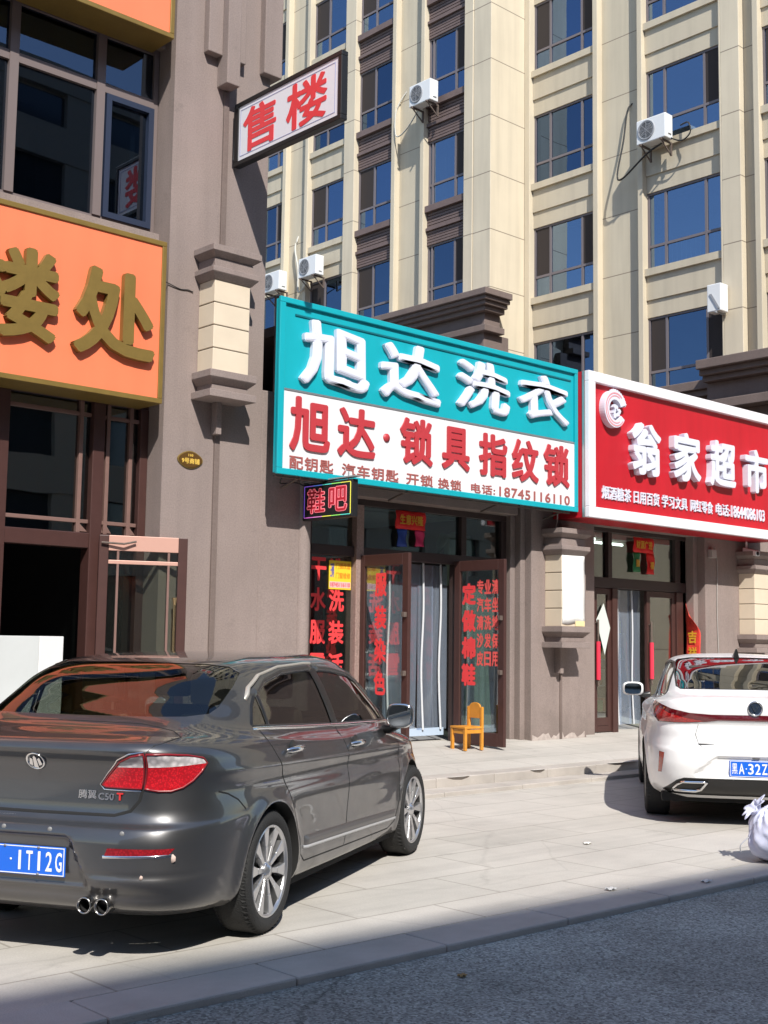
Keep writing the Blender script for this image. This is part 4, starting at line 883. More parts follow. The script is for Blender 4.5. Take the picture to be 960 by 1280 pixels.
# lit tubes on the supermarket ceiling
tube_m = mat('lit_tube', (.9, .9, .9), .4, emit=(.95, 1.0, .95, 6.0))
for i, (xx, yy_) in enumerate(((15.9, 12.8), (15.9, 14.2), (17.2, 13.2), (17.4, 14.8))):
    o = thing('tube_light', (xx, yy_, 3.38), 'lit fluorescent tube under the supermarket ceiling', 'lamp', 'tube lights in the supermarket')
    build('tube', MB().tube([(-.6, 0, -.06), (.6, 0, -.06)], .02, 8), tube_m, o); build('fitting', MB().box(-.62, .62, -.03, .03, -.035, 0), white_p, o)
# shelves with goods
pk_cols = [(.55, .05, .05), (.08, .25, .5), (.6, .45, .06), (.1, .35, .12), (.55, .55, .52), (.5, .2, .35), (.35, .15, .06), (.12, .4, .42)]
for i, (xx, yy_, wx) in enumerate(((15.05, 13.3, .9), (17.0, 13.4, 1.1))):
    o = thing('shelf_unit', (xx, yy_, .36), ('grey metal shelf seen through the left supermarket door', 'grey metal shelf seen through the right supermarket door')[i], 'shelf')
    m = MB()
    for k in range(4): build('shelf', MB().box(0, wx, 0, .4, k * .45 + .05, k * .45 + .07), mat('shelf_grey', (.4, .4, .4), .5), o)
    for px in (0, wx): build('upright', MB().box(px - .02, px + .02, .18, .22, 0, 1.75), mat('shelf_grey', (.4, .4, .4), .5), o)
    for k in range(4):
        xq = .03
        while xq < wx - .12:
            w_ = rnd.uniform(.08, .16); h_ = rnd.uniform(.16, .32); c_ = rnd.randrange(8)
            p_ = build('package', MB().box(0, w_ - .01, 0, .16, 0, h_), mat('package%d' % c_, pk_cols[c_], .5), None, bevel=.006)
            p_.location = (xx + xq, yy_ + .03, .36 + k * .45 + .0705); tag(p_, 'packaged goods on a shelf inside the supermarket', 'package', 'goods on the supermarket shelves'); xq += w_ + .005
# surveillance camera
cc = thing('security_camera', (18.62, 11.25, 3.3), 'white bullet security camera hanging below the red sign', 'camera'); G = At(cc)
G.part('mount', MB().tube([(18.62, 11.25, 3.34), (18.62, 11.25, 3.2)], .018, 8), white_p)
G.part('body', MB().hexa([(18.52, 11.02, 3.08), (18.62, 11.0, 3.08), (18.66, 11.28, 3.14), (18.57, 11.3, 3.14)], [(18.52, 11.02, 3.17), (18.62, 11.0, 3.17), (18.66, 11.28, 3.24), (18.57, 11.3, 3.24)]), white_p, bevel=.012)
G.part('lens', MB().lathe([(0, 11.0), (.032, 11.0), (.036, 11.02)], 16, 'y', (18.57, 0, 3.125)), black)
jb = tag(build('junction_box', MB().box(17.70, 17.84, 11.33, 11.408, 3.02, 3.16), mat('grey_pvc', (.38, .36, .34), .5), bevel=.008), 'grey junction box on the wall under the red sign', 'junction box')
cbl = tag(build('wall_cable', MB().tube(smooth_pts([(17.9, 11.40, 3.2), (17.95, 11.395, 2.9), (17.93, 11.395, 2.2), (17.96, 11.395, 1.4)]), .008, 5), mat('grey_pvc')), 'thin cable running down the wall right of the supermarket', 'cable')
cbl = tag(build('wall_cable', MB().tube(smooth_pts([(7.12, 11.39, 5.45), (7.2, 11.385, 5.43), (7.35, 11.392, 5.40), (7.45, 11.39, 5.41), (7.52, 11.39, 5.40)]), .006, 5), cable_m), 'thin loose cable crossing the pier beside the orange sign', 'cable')
# ------------------------------------------------------------------ cars: one smooth shell (contours stacked from sill to roof) cut into named panels
def pchip(X, Y, q):
    X = np.asarray(X, float); Y = np.asarray(Y, float); h = np.diff(X); d = np.diff(Y) / h; n = len(X); m = np.zeros(n)
    for i in range(1, n - 1):
        if d[i - 1] * d[i] > 0:
            w1 = 2 * h[i] + h[i - 1]; w2 = h[i] + 2 * h[i - 1]; m[i] = (w1 + w2) / (w1 / d[i - 1] + w2 / d[i])
    m[0] = d[0]; m[-1] = d[-1]
    q = np.clip(q, X[0], X[-1]); i = np.clip(np.searchsorted(X, q) - 1, 0, n - 2); t = (q - X[i]) / h[i]
    return (2 * t**3 - 3 * t**2 + 1) * Y[i] + (t**3 - 2 * t**2 + t) * h[i] * m[i] + (-2 * t**3 + 3 * t**2) * Y[i + 1] + (t**3 - t**2) * h[i] * m[i + 1]
class Shell:
    def __init__(s, table, xm, mods=None, om=1.5):
        T_ = np.array(table, float); s.T = T_; s.k = np.linspace(0, 1, len(T_)); s.xm = xm; s.mods = mods or []; s.om = om
        t = np.linspace(0, 1, 6001); ph = np.pi * t
        x, y = s._plan(ph, np.full_like(ph, .22)); ds = np.hypot(np.diff(x), np.diff(y)); a = np.concatenate([[0], np.cumsum(ds)])
        s.len = a[-1]; s.sa = a / a[-1]; s.ph = ph
        s.gs, s.gt = np.meshgrid(np.linspace(0, 1, 300), np.linspace(0, 1, 180), indexing='ij'); s.G = s(s.gs, s.gt)
        c = np.sqrt(((np.diff(s.G[150], axis=0))**2).sum(1)).sum(); s.hgt = c
    def col(s, j, t): return pchip(s.k, s.T[:, j], t)
    def _plan(s, ph, t):
        w = s.col(4, t); xr = s.col(0, t); xf = s.col(2, t); c = np.cos(ph); rear = c >= 0
        n = np.where(rear, s.col(6, t), s.col(7, t)); C = np.abs(c) ** (2 / n); Sn = np.abs(np.sin(ph)) ** (2 / n)
        return np.where(rear, s.xm - (s.xm - xr) * C, s.xm + (xf - s.xm) * C), w * Sn
    def __call__(s, ss, tt):
        ss = np.asarray(ss, float); tt = np.asarray(tt, float); ph = np.interp(ss, s.sa, s.ph); x, y = s._plan(ph, tt); c = np.cos(ph); rear = c >= 0
        n = np.where(rear, s.col(6, tt), s.col(7, tt)); C = np.abs(c) ** (2 / n); om = C ** s.om
        zs = s.col(5, tt); z = zs + (np.where(rear, s.col(1, tt), s.col(3, tt)) - zs) * om
        P = np.stack([x, -y, z], -1)
        for m in s.mods: P = m(P)
        return P
    def normal(s, ss, tt):
        e = 2e-3; ss = np.asarray(ss, float); tt = np.asarray(tt, float)
        a = s(np.minimum(ss + e, 1), tt) - s(np.maximum(ss - e, 0), tt); b = s(ss, np.minimum(tt + e, 1)) - s(ss, np.maximum(tt - e, 0))
        n = np.cross(a, b); L_ = np.linalg.norm(n, axis=-1, keepdims=True); n = n / np.maximum(L_, 1e-9)
        n = np.where(L_ > 1e-9, n, np.array([0, 0, 1.0])); k = sstep(.955, .985, tt)[..., None]; n = n * (1 - k) + np.array([0, 0, 1.0]) * k; return n / np.maximum(np.linalg.norm(n, axis=-1, keepdims=True), 1e-9)
    def inv(s, pts):
        """pts: list of (view, a, b): 's' side (x,z), 'r' rear (|y|,z), 'd' from above (x,|y|)"""
        out = []
        for v, a, b in pts:
            i, j = {'s': (0, 2), 'r': (1, 2), 'd': (0, 1)}[v]
            sg = -1 if i == 1 else 1; ta = -a if i == 1 else a; tb = -b if j == 1 else b
            m = (s.G[..., i] - ta)**2 + (s.G[..., j] - tb)**2
            if v == 'r': m = m + (s.gs > .30) * 9
            if v == 's': m = m + (s.gs < .055) * 9
            if v == 'd': m = m + (s.gt < .5) * 9
            k = np.unravel_index(np.argmin(m), m.shape); u = np.array([s.gs[k], s.gt[k]])
            for _ in range(6):
                p = s(u[0], u[1]); e = 1e-4; r = np.array([p[i] - ta, p[j] - tb])
                ps = s(min(u[0] + e, 1), u[1]); pt = s(u[0], min(u[1] + e, 1)); J = np.array([[(ps[i] - p[i]) / e, (pt[i] - p[i]) / e], [(ps[j] - p[j]) / e, (pt[j] - p[j]) / e]])
                if abs(np.linalg.det(J)) < 1e-9: break
                du = np.linalg.solve(J, -r); u = np.clip(u + np.clip(du, -.02, .02), 0, 1)
            p = s(u[0], u[1])
            if math.hypot(p[i] - ta, p[j] - tb) > .002:              # fall back on a shrinking grid search
                u = np.array([s.gs[k], s.gt[k]]); rad = .012
                for _ in range(7):
                    a_, b_ = np.meshgrid(np.linspace(-rad, rad, 9), np.linspace(-rad, rad, 9), indexing='ij'); ca = np.clip(u[0] + a_, 0, 1); cb_ = np.clip(u[1] + b_, 0, 1)
                    q = s(ca, cb_); e2 = (q[..., i] - ta)**2 + (q[..., j] - tb)**2; w_ = np.unravel_index(np.argmin(e2), e2.shape); u = np.array([ca[w_], cb_[w_]]); rad *= .4
            out.append(tuple(u))
        return out
    def poly(s, pts, step=.045, close=True):
        d = []; n = len(pts)
        for i in range(n if close else n - 1):
            (v, a, b), (v2, a2, b2) = pts[i], pts[(i + 1) % n]
            if v != v2: d.append((v, a, b)); continue
            k = max(1, int(math.hypot(a2 - a, b2 - b) / step)); d += [(v, a + (a2 - a) * q / k, b + (b2 - b) * q / k) for q in range(k)]
        if not close: d.append(pts[-1])
        return s.inv(d)
def inside(poly, x, y):
    c = np.zeros(x.shape, bool); n = len(poly)
    for i in range(n):
        x0, y0 = poly[i]; x1, y1 = poly[(i + 1) % n]
        if y0 == y1: continue
        k = ((y0 > y) != (y1 > y)) & (x < (x1 - x0) * (y - y0) / (y1 - y0) + x0); c ^= k
    return c
def cut_shell(sh, polys, na=190, nb=105):
    """returns vertices (s,t), triangles and for each triangle the index of the panel it belongs to (-1 = body)"""
    V = []; E = []
    def addv(u): V.append(Vector((u[0] * sh.len, u[1] * sh.hgt))); return len(V) - 1
    B = [(i / na, 0) for i in range(na)] + [(1, j / nb) for j in range(nb)] + [(1 - i / na, 1) for i in range(na)] + [(0, 1 - j / nb) for j in range(nb)]
    ids = [addv(b) for b in B]; E += [(ids[i], ids[(i + 1) % len(ids)]) for i in range(len(ids))]
    allp = []
    for name, pl in polys:
        ids = [addv(p) for p in pl]; E += [(ids[i], ids[(i + 1) % len(ids)]) for i in range(len(ids))]; allp += pl
    ap = np.array([(p[0] * sh.len, p[1] * sh.hgt) for p in allp]) if allp else np.zeros((0, 2))
    for i in range(1, na):
        for j in range(1, nb):
            a, b = i / na * sh.len, j / nb * sh.hgt
            if len(ap) and ((ap[:, 0] - a)**2 + (ap[:, 1] - b)**2).min() < (.35 * sh.len / na)**2: continue
            V.append(Vector((a, b)))
    r = delaunay_2d_cdt(V, E, [], 0, 1e-6)
    vv = np.array([(v.x / sh.len, v.y / sh.hgt) for v in r[0]]); tri = np.array([f for f in r[2]])
    cen = vv[tri].mean(1); idx = np.full(len(tri), -1)
    for k in range(len(polys) - 1, -1, -1): idx[inside(polys[k][1], cen[:, 0], cen[:, 1])] = k
    # keep winding the same for all
    a = vv[tri[:, 1]] - vv[tri[:, 0]]; b = vv[tri[:, 2]] - vv[tri[:, 0]]; flip = (a[:, 0] * b[:, 1] - a[:, 1] * b[:, 0]) < 0
    tri[flip] = tri[flip][:, ::-1]
    return vv, tri, idx
def shell_part(name, sh, vv, tri, m, parent, sides=(1, -1), off=0.0):
    """one mesh from the chosen triangles on the right side (1), the left (-1) or both"""
    used = np.unique(tri); mp = {u: i for i, u in enumerate(used)}; st = vv[used]
    P = sh(st[:, 0], st[:, 1]); N = sh.normal(st[:, 0], st[:, 1]); V = []; F = []; NN = []
    cen = np.abs(P[:, 1]) < 1e-4
    for sd in sides:
        Q = P.copy(); M = N.copy()
        M[cen, 1] = 0; M /= np.maximum(np.linalg.norm(M, axis=1, keepdims=True), 1e-9)
        Q = Q + M * off
        if sd < 0: Q[:, 1] *= -1; M = M * [1, -1, 1]
        base = len(V); V += [tuple(q) for q in Q]; NN += [tuple(n) for n in M]
        for t in tri:
            f = [base + mp[t[0]], base + mp[t[1]], base + mp[t[2]]]; F.append(f if sd > 0 else f[::-1])
    me = bpy.data.meshes.new(name); me.from_pydata(V, [], F); me.update()
    for p in me.polygons: p.use_smooth = True
    me.normals_split_custom_set_from_vertices(NN); me.materials.append(m)
    o = bpy.data.objects.new(name, me); link(o); o.parent = parent
    return o
def strip(name, sh, pts, w, h, m, parent, sides=(1, -1), view=True, step=.03, closed=False, lift=.0005):
    """raised strip along a line on the shell; h<=0.002 reads as a shut line"""
    st = np.array(sh.poly(pts, step, closed) if view else pts); P = sh(st[:, 0], st[:, 1]); N = sh.normal(st[:, 0], st[:, 1]); mb = MB()
    n = len(P)
    for sd in sides:
        V = []
        for i in range(n):
            a = P[(i + 1) % n if closed else min(i + 1, n - 1)] - P[(i - 1) % n if closed else max(i - 1, 0)]; c = np.cross(N[i], a); c /= max(1e-9, np.linalg.norm(c))
            ek = 1 if closed else min(1, min(i, n - 1 - i))
            for q, hh in ((-.5, lift), (-.28, lift + h * ek), (.28, lift + h * ek), (.5, lift)):
                v = P[i] + c * q * w + N[i] * hh; V.append((v[0], v[1] * sd, v[2]))
        F = []
        for i in range(n if closed else n - 1):
            for k in range(3): F.append((i * 4 + k, ((i + 1) % n) * 4 + k, ((i + 1) % n) * 4 + k + 1, i * 4 + k + 1))
        mb.add(V, F, True)
    return build(name, mb, m, parent)
rubber = mat('tyre_rubber', (.018, .018, .018), .75, bump=(140, .5)); chrome = mat('chrome', (.78, .78, .78), .12, metal=1); seamm = mat('shut_line', (.006, .006, .006), .7); trimb = mat('black_trim', (.012, .012, .012), .35); under = mat('underbody', (.008, .008, .008), .9)
alloy = mat('alloy', (.62, .62, .63), .28, metal=.9); alloy_d = mat('alloy_pocket', (.02, .02, .02), .5)
def make_wheel(r, w, rr, spokes, parent, sw=(.020, .034)):
    t = bpy.data.objects.new('wheel', None); link(t); t.parent = parent
    h = w / 2
    prof = [(rr - .012, -h + .03), (rr + .004, -h + .008), (rr + .02, -h + .002), (r - .05, -h - .004), (r - .022, -h + .004), (r - .007, -h + .022), (r, -h + .045), (r, h - .045), (r - .007, h - .022), (r - .03, h), (rr + .01, h - .01), (rr - .012, h - .03)]
    ty = MB().lathe(prof, 64)
    for g in (-.055, -.018, .018, .055):
        ty.lathe([(r + .0005, g - .004), (r + .0008, g), (r + .0005, g + .004)], 48)
    n = 60
    for k in range(n):
        a = 2 * math.pi * k / n
        for sgn in (-1, 1):
            q0, q1 = Vector((math.cos(a), 0, math.sin(a))), Vector((math.cos(a + .05), 0, math.sin(a + .05)))
            ty.add([q0 * (r + .001) + Vector((0, sgn * .062, 0)), q1 * (r + .001) + Vector((0, sgn * (h - .03), 0)), q1 * (r - .009) + Vector((0, sgn * (h - .008), 0)), q0 * (r - .004) + Vector((0, sgn * (h - .012), 0))], [(0, 1, 2, 3)])
    build('tyre', ty, rubber, t)
    rim = MB().lathe([(rr + .006, -h + .012), (rr, -h + .004), (rr - .010, -h + .010), (rr - .014, -h + .022)], 64); build('rim', rim, alloy, t); build('rim_barrel', MB().lathe([(rr - .014, -h + .022), (rr - .018, -h + .04), (rr - .022, h - .03)], 48), alloy_d, t)
    bk = MB().lathe([(0, -h + .10), (rr - .02, -h + .095)], 48); build('brake', bk, alloy_d, t)
    dk = MB().lathe([(.06, -h + .075), (.15, -h + .075), (.15, -h + .09)], 40); build('brake_disc', dk, mat('disc_steel', (.07, .065, .06), .5, metal=.6), t)
    for k in range(spokes):
        a = 2 * math.pi * k / spokes + .1; u_ = Vector((math.cos(a), 0, math.sin(a))); v_ = Vector((-math.sin(a), 0, math.cos(a))); y = Vector((0, 1, 0)); m = MB()
        r0, r1, rm_ = .045, rr - .010, rr * .55
        yo0, yo1 = -h + .020, -h + .014
        def sec(rad, wd, yo, yi): return [u_ * rad - v_ * wd + y * yo, u_ * rad + v_ * wd + y * yo, u_ * rad + v_ * wd * 1.15 + y * yi, u_ * rad - v_ * wd * 1.15 + y * yi]
        A_, B_, C_ = sec(r0, sw[0] * .7, yo0 + .006, yo0 + .05), sec(rm_, sw[0], yo0, yo0 + .05), sec(r1, sw[1], yo1, yo1 + .05)
        m.hexa(A_, B_); m.hexa(B_, C_)
        build('spoke', m, alloy, t, bevel=.003)
    build('hub_cap', MB().lathe([(0, -h + .006), (.026, -h + .008), (.032, -h + .014), (.05, -h + .024), (.055, -h + .05)], 24), alloy, t)
    nutm = MB()
    for k in range(5):
        a = 2 * math.pi * k / 5; nutm.lathe([(0, -h + .018), (.008, -h + .018), (.009, -h + .03)], 8, 'y', (.042 * math.cos(a), 0, .042 * math.sin(a)))
    build('wheel_nut', nutm, chrome, t)
    return t
def mirror_x(*a): return a
def seats(root, m, xs, z=.55):
    for x in xs:
        for y in (-.36, .36):
            s_ = build('seat', MB().box(x - .25, x + .25, y - .25, y + .25, z - .25, z).hexa([(x - .36, y - .24, z), (x - .24, y - .24, z), (x - .24, y + .24, z), (x - .36, y + .24, z)], [(x - .50, y - .2, z + .55), (x - .42, y - .2, z + .55), (x - .42, y + .2, z + .55), (x - .50, y + .2, z + .55)]), m, root, bevel=.04)
            build('headrest', MB().box(x - .50, x - .40, y - .13, y + .13, z + .60, z + .78), m, s_, bevel=.03)
def bump_mod(f): return f
def gauss(x, c, w): return np.exp(-((x - c) / w)**2)
def sstep(a, b, x): t = np.clip((x - a) / (b - a), 0, 1); return t * t * (3 - 2 * t)
def lamp_mat(name, col, rough=.12, sc=60):
    m = mat(name, col, rough, coat=1.0, spec=.6); t = m.node_tree; b = t.nodes['Principled BSDF']; L = t.links.new
    geo = t.nodes.new('ShaderNodeTexCoord'); vo = t.nodes.new('ShaderNodeTexVoronoi'); vo.inputs['Scale'].default_value = sc; L(geo.outputs['Object'], vo.inputs['Vector'])
    mr = t.nodes.new('ShaderNodeMapRange'); mr.inputs[1].default_value = 0; mr.inputs[2].default_value = .6; mr.inputs[3].default_value = 1.25; mr.inputs[4].default_value = .62; L(vo.outputs['Distance'], mr.inputs[0])
    vm = t.nodes.new('ShaderNodeVectorMath'); vm.operation = 'SCALE'; vm.inputs[0].default_value = col; L(mr.outputs[0], vm.inputs['Scale']); L(vm.outputs[0], b.inputs['Base Color'])
    return m
def paint(name, col, metal, rough, fl=0.0):
    m = mat(name, col, rough, metal=metal, coat=1.0)
    t = m.node_tree; b = t.nodes['Principled BSDF']; L = t.links.new
    b.inputs['Coat Roughness'].default_value = .03
    geo = t.nodes.new('ShaderNodeTexCoord'); n = t.nodes.new('ShaderNodeTexNoise'); n.inputs['Scale'].default_value = 3.5; n.inputs['Detail'].default_value = 6; L(geo.outputs['Object'], n.inputs['Vector'])
    mr = t.nodes.new('ShaderNodeMapRange'); mr.inputs[1].default_value = .35; mr.inputs[2].default_value = .75; mr.inputs[3].default_value = rough - .05; mr.inputs[4].default_value = rough + .12; L(n.outputs[0], mr.inputs[0]); L(mr.outputs[0], b.inputs['Roughness'])
    # road dust low on the body
    sx = t.nodes.new('ShaderNodeSeparateXYZ'); L(geo.outputs['Object'], sx.inputs[0])
    ad = t.nodes.new('ShaderNodeMath'); ad.operation = 'MULTIPLY_ADD'; ad.inputs[1].default_value = .35; L(n.outputs[0], ad.inputs[0]); L(sx.outputs[2], ad.inputs[2])
    dm = t.nodes.new('ShaderNodeMapRange'); dm.inputs[1].default_value = .40; dm.inputs[2].default_value = .85; dm.inputs[3].default_value = fl; dm.inputs[4].default_value = 0; L(ad.outputs[0], dm.inputs[0])
    mx = t.nodes.new('ShaderNodeMix'); mx.data_type = 'RGBA'; mx.inputs[6].default_value = (*col, 1); mx.inputs[7].default_value = (.17, .14, .115, 1); L(dm.outputs[0], mx.inputs[0]); L(mx.outputs[2], b.inputs['Base Color'])
    m2 = t.nodes.new('ShaderNodeMath'); m2.operation = 'SUBTRACT'; m2.inputs[0].default_value = metal; L(dm.outputs[0], m2.inputs[1]); m2.use_clamp = True; L(m2.outputs[0], b.inputs['Metallic'])
    m3 = t.nodes.new('ShaderNodeMath'); m3.operation = 'SUBTRACT'; m3.inputs[0].default_value = 1; L(dm.outputs[0], m3.inputs[1]); m3.use_clamp = True; L(m3.outputs[0], b.inputs['Coat Weight'])
    return m
car_glass = glass('car_glass', (.26, .29, .27), .14, .005, 0)
cabin = mat('cabin_cloth', (.03, .029, .028), .9); seatm = mat('seat_beige', (.16, .13, .10), .8)
plate_b = mat('plate_blue', (.008, .12, .62), .35); plate_w = mat('plate_white', (.80, .80, .80), .4)
def disc_outline(cx, cz, r, n=40): return [('s', cx + r * math.cos(2 * math.pi * k / n), cz + r * math.sin(2 * math.pi * k / n)) for k in range(n)]
def arch_poly(cx, cz, r, zb=.0, n=30):
    """wheel opening: arc over the wheel, closed below the sill"""
    a0 = math.asin(min(.99, (cz - .225) / r))
    pts = [('s', cx + r * math.cos(a), cz + r * math.sin(a)) for a in np.linspace(-a0, math.pi + a0, n)]
    return pts
# ------------------------------------------------------------------ grey saloon
XW, WB, RW = .98, 2.70, .324
hd = R(29.5)
gc = thing('parked_car', (2.919 - math.sin(hd) * .02, 5.71 + math.cos(hd) * .02, 0), 'dark grey saloon car parked with its rear towards the road, nearest to the camera', 'car', rz=hd)
tabA = [(.22, .21, 4.50, .18, .80, .19, 6.5, 3.5), (.10, .26, 4.60, .22, .855, .22, 6.5, 3.5), (.04, .34, 4.64, .32, .885, .32, 6.8, 3.5), (.00, .46, 4.65, .45, .896, .46, 7, 3.5), (.00, .57, 4.64, .56, .90, .56, 7, 3.5),
        (.02, .64, 4.62, .63, .90, .65, 7, 3.5), (.065, .672, 4.60, .67, .898, .705, 7, 3.5), (.090, .73, 4.57, .72, .894, .755, 7, 3.5), (.095, .84, 4.50, .78, .887, .815, 7, 3.4), (.075, .94, 4.38, .83, .876, .87, 7, 3.3),
        (.025, 1.01, 4.15, .88, .862, .908, 6.8, 3.2), (.05, 1.05, 3.95, .91, .848, .935, 6.6, 3.2), (.15, 1.075, 4.0, .94, .833, .955, 6.4, 3.6), (.32, 1.10, 3.86, .96, .812, .972, 6.2, 4.2), (.42, 1.135, 3.74, .99, .79, 1.0, 6.0, 5),
        (.60, 1.245, 3.44, 1.13, .745, 1.16, 5.6, 5), (.79, 1.36, 3.13, 1.275, .69, 1.32, 5.2, 5), (1.02, 1.43, 2.87, 1.39, .63, 1.43, 4.6, 4.5), (1.34, 1.463, 2.68, 1.44, .52, 1.467, 4, 4), (1.7, 1.48, 2.45, 1.465, .34, 1.476, 3, 3), (2.05, 1.486, 2.3, 1.48, 0, 1.488, 3, 3)]
def modsA(P):
    x, y, z = P[..., 0].copy(), P[..., 1].copy(), P[..., 2].copy(); ay = np.abs(y); sgn = np.where(y > 0, 1, -1)
    side = sstep(.55, .75, ay) * sstep(.25, .5, x) * sstep(4.5, 4.2, x)
    cr = .845 + .05 * np.clip((2.5 - x) / 2, -1, 1)
    dy = .010 * gauss(z, cr + .0, .035) - .012 * gauss(z, cr - .09, .06) - .010 * gauss(z, .53, .12) * sstep(.9, 1.5, x) * sstep(3.4, 3.0, x)
    for wx in (XW, XW + WB):
        d = np.hypot(x - wx, z - .32); dy = dy + .016 * gauss(d, .37, .045) * (z < .75)
    P = P.copy(); P[..., 1] = y + sgn * side * dy
    # number plate bay in the rear bumper
    half = .245 + .10 * np.clip((.60 - z) / .2, 0, 1)
    bay = sstep(0, .025, half - ay) * sstep(.355, .39, z) * sstep(.615, .585, z) * (x < .3)
    P[..., 0] = P[..., 0] + .035 * bay
    # ledge low on the bumper
    P[..., 0] = P[..., 0] - .022 * sstep(.425, .395, z) * sstep(.22, .30, z) * (x < .45) * sstep(.30, .40, ay + .0 * z)
    P[..., 0] = P[..., 0] + (.02 * gauss(z, .335, .03) * (x < .6) * sstep(.8, .6, ay))
    return P
shA = Shell(tabA, 2.35, [modsA])
win_o = [('s', .955, 1.092), ('s', 1.03, 1.19), ('s', 1.12, 1.27), ('s', 1.28, 1.345), ('s', 1.55, 1.395), ('s', 1.95, 1.415), ('s', 2.40, 1.402), ('s', 2.72, 1.362), ('s', 3.0, 1.275), ('s', 3.26, 1.13), ('s', 3.45, 1.01)]
belt = [('s', 3.45, 1.003), ('s', 2.75, 1.018), ('s', 2.2, 1.035), ('s', 1.6, 1.06), ('s', 1.2, 1.08), ('s', .955, 1.09)]
qg = [('s', .975, 1.095), ('s', 1.04, 1.19), ('s', 1.12, 1.265), ('s', 1.145, 1.09)]
rg = [('s', 1.185, 1.088), ('s', 1.165, 1.29), ('s', 1.30, 1.347), ('s', 1.55, 1.39), ('s', 1.95, 1.410), ('s', 2.04, 1.408), ('s', 2.19, 1.042)]
fg = [('s', 2.29, 1.040), ('s', 2.14, 1.406), ('s', 2.40, 1.397), ('s', 2.70, 1.357), ('s', 2.97, 1.272), ('s', 3.20, 1.14), ('s', 3.27, 1.013)]
qv = [('s', 3.30, 1.012), ('s', 3.24, 1.115), ('s', 3.41, 1.008)]
LZ = lambda P, k=.034: [(v, a, b - k * max(0, (b - 1.2) / .2)) for v, a, b in P]
win_o, qg, rg, fg = LZ(win_o), LZ(qg), LZ(rg), LZ(fg)
rw = [('r', 0, 1.152), ('r', .35, 1.154), ('r', .58, 1.157), ('r', .655, 1.168), ('r', .665, 1.20), ('r', .648, 1.30), ('r', .618, 1.372), ('r', .56, 1.405), ('r', .45, 1.420), ('r', 0, 1.426)]
lampO = [('r', .613, 1.002), ('r', .70, 1.000), ('r', .76, .992), ('r', .797, .975), ('r', .806, .950), ('r', .795, .91), ('r', .772, .868), ('r', .742, .838), ('r', .70, .822), ('r', .65, .822), ('r', .585, .832)]
lampO_c = [('r', .613, 1.002), ('r', .70, 1.000), ('r', .76, .992), ('r', .797, .975), ('r', .804, .948), ('r', .70, .940), ('r', .602, .938)]
lampI = [('r', .600, 1.002), ('r', .54, .992), ('r', .47, .962), ('r', .405, .895), ('r', .365, .845), ('r', .385, .835), ('r', .572, .832)]
lampI_c = [('r', .600, 1.002), ('r', .54, .992), ('r', .47, .962), ('r', .44, .935), ('r', .590, .938)]
lid = [('r', 0, .700), ('r', .44, .703), ('r', .52, .725), ('r', .562, .775), ('r', .578, .832), ('r', .606, 1.002), ('r', .635, 1.040), ('d', .16, .665), ('d', .29, .68), ('d', .365, .60), ('d', .395, .40), ('d', .40, 0)]
rdoor = [('s', 1.02, 1.082), ('s', 1.05, .98), ('s', 1.14, .82), ('s', 1.245, .66), ('s', 1.32, .50), ('s', 1.40, .35), ('s', 1.48, .30), ('s', 2.16, .285), ('s', 2.205, .60), ('s', 2.215, .9), ('s', 2.235, 1.034), ('s', 1.6, 1.056)]
fdoor = [('s', 2.235, 1.034), ('s', 2.215, .9), ('s', 2.205, .60), ('s', 2.16, .285), ('s', 3.10, .265), ('s', 3.24, .30), ('s', 3.30, .45), ('s', 3.33, .7), ('s', 3.34, .9), ('s', 3.36, 1.0), ('s', 2.75, 1.018)]
refl = [('r', .44, .525), ('r', .735, .535), ('r', .755, .562), ('r', .455, .560)]
wsh = [('d', 3.66, 0), ('d', 3.62, .40), ('d', 3.50, .66), ('d', 3.10, .61), ('d', 2.90, .54), ('d', 2.85, 0)]
P_ = lambda pts, st=.04: shA.poly(pts, st)
polys = [('arch', P_(arch_poly(XW, .325, .365))), ('arch', P_(arch_poly(XW + WB, .325, .365))), ('lampOc', P_(lampO_c)), ('lampO', P_(lampO)), ('lampIc', P_(lampI_c)), ('lampI', P_(lampI)), ('refl', P_(refl)),
         ('qg', P_(qg)), ('rg', P_(rg)), ('fg', P_(fg)), ('qv', P_(qv)), ('rw', P_(rw)), ('lid', P_(lid)), ('rdoor', P_(rdoor)), ('fdoor', P_(fdoor)), ('wsh', P_(wsh))]
vv, tri, idx = cut_shell(shA, polys)
sel = lambda *n: tri[np.isin(idx, [i for i, p in enumerate(polys) if p[0] in n])]
greyp = paint('grey_metallic', (.098, .098, .101), .8, .38, .22)
bodyA = shell_part('body', shA, vv, tri[idx == -1], greyp, gc)
shell_part('boot_lid', shA, vv, sel('lid'), greyp, gc)
shell_part('rear_window', shA, vv, sel('rw'), glass('rear_glass', (.50, .55, .48), .09, .004, 0), gc, off=-.003)
shell_part('windscreen', shA, vv, sel('wsh'), car_glass, gc, off=-.003)
lr = lamp_mat('lamp_red', (.62, .012, .02), .06, 95); lc = lamp_mat('lamp_clear', (.85, .80, .80), .06, 30)
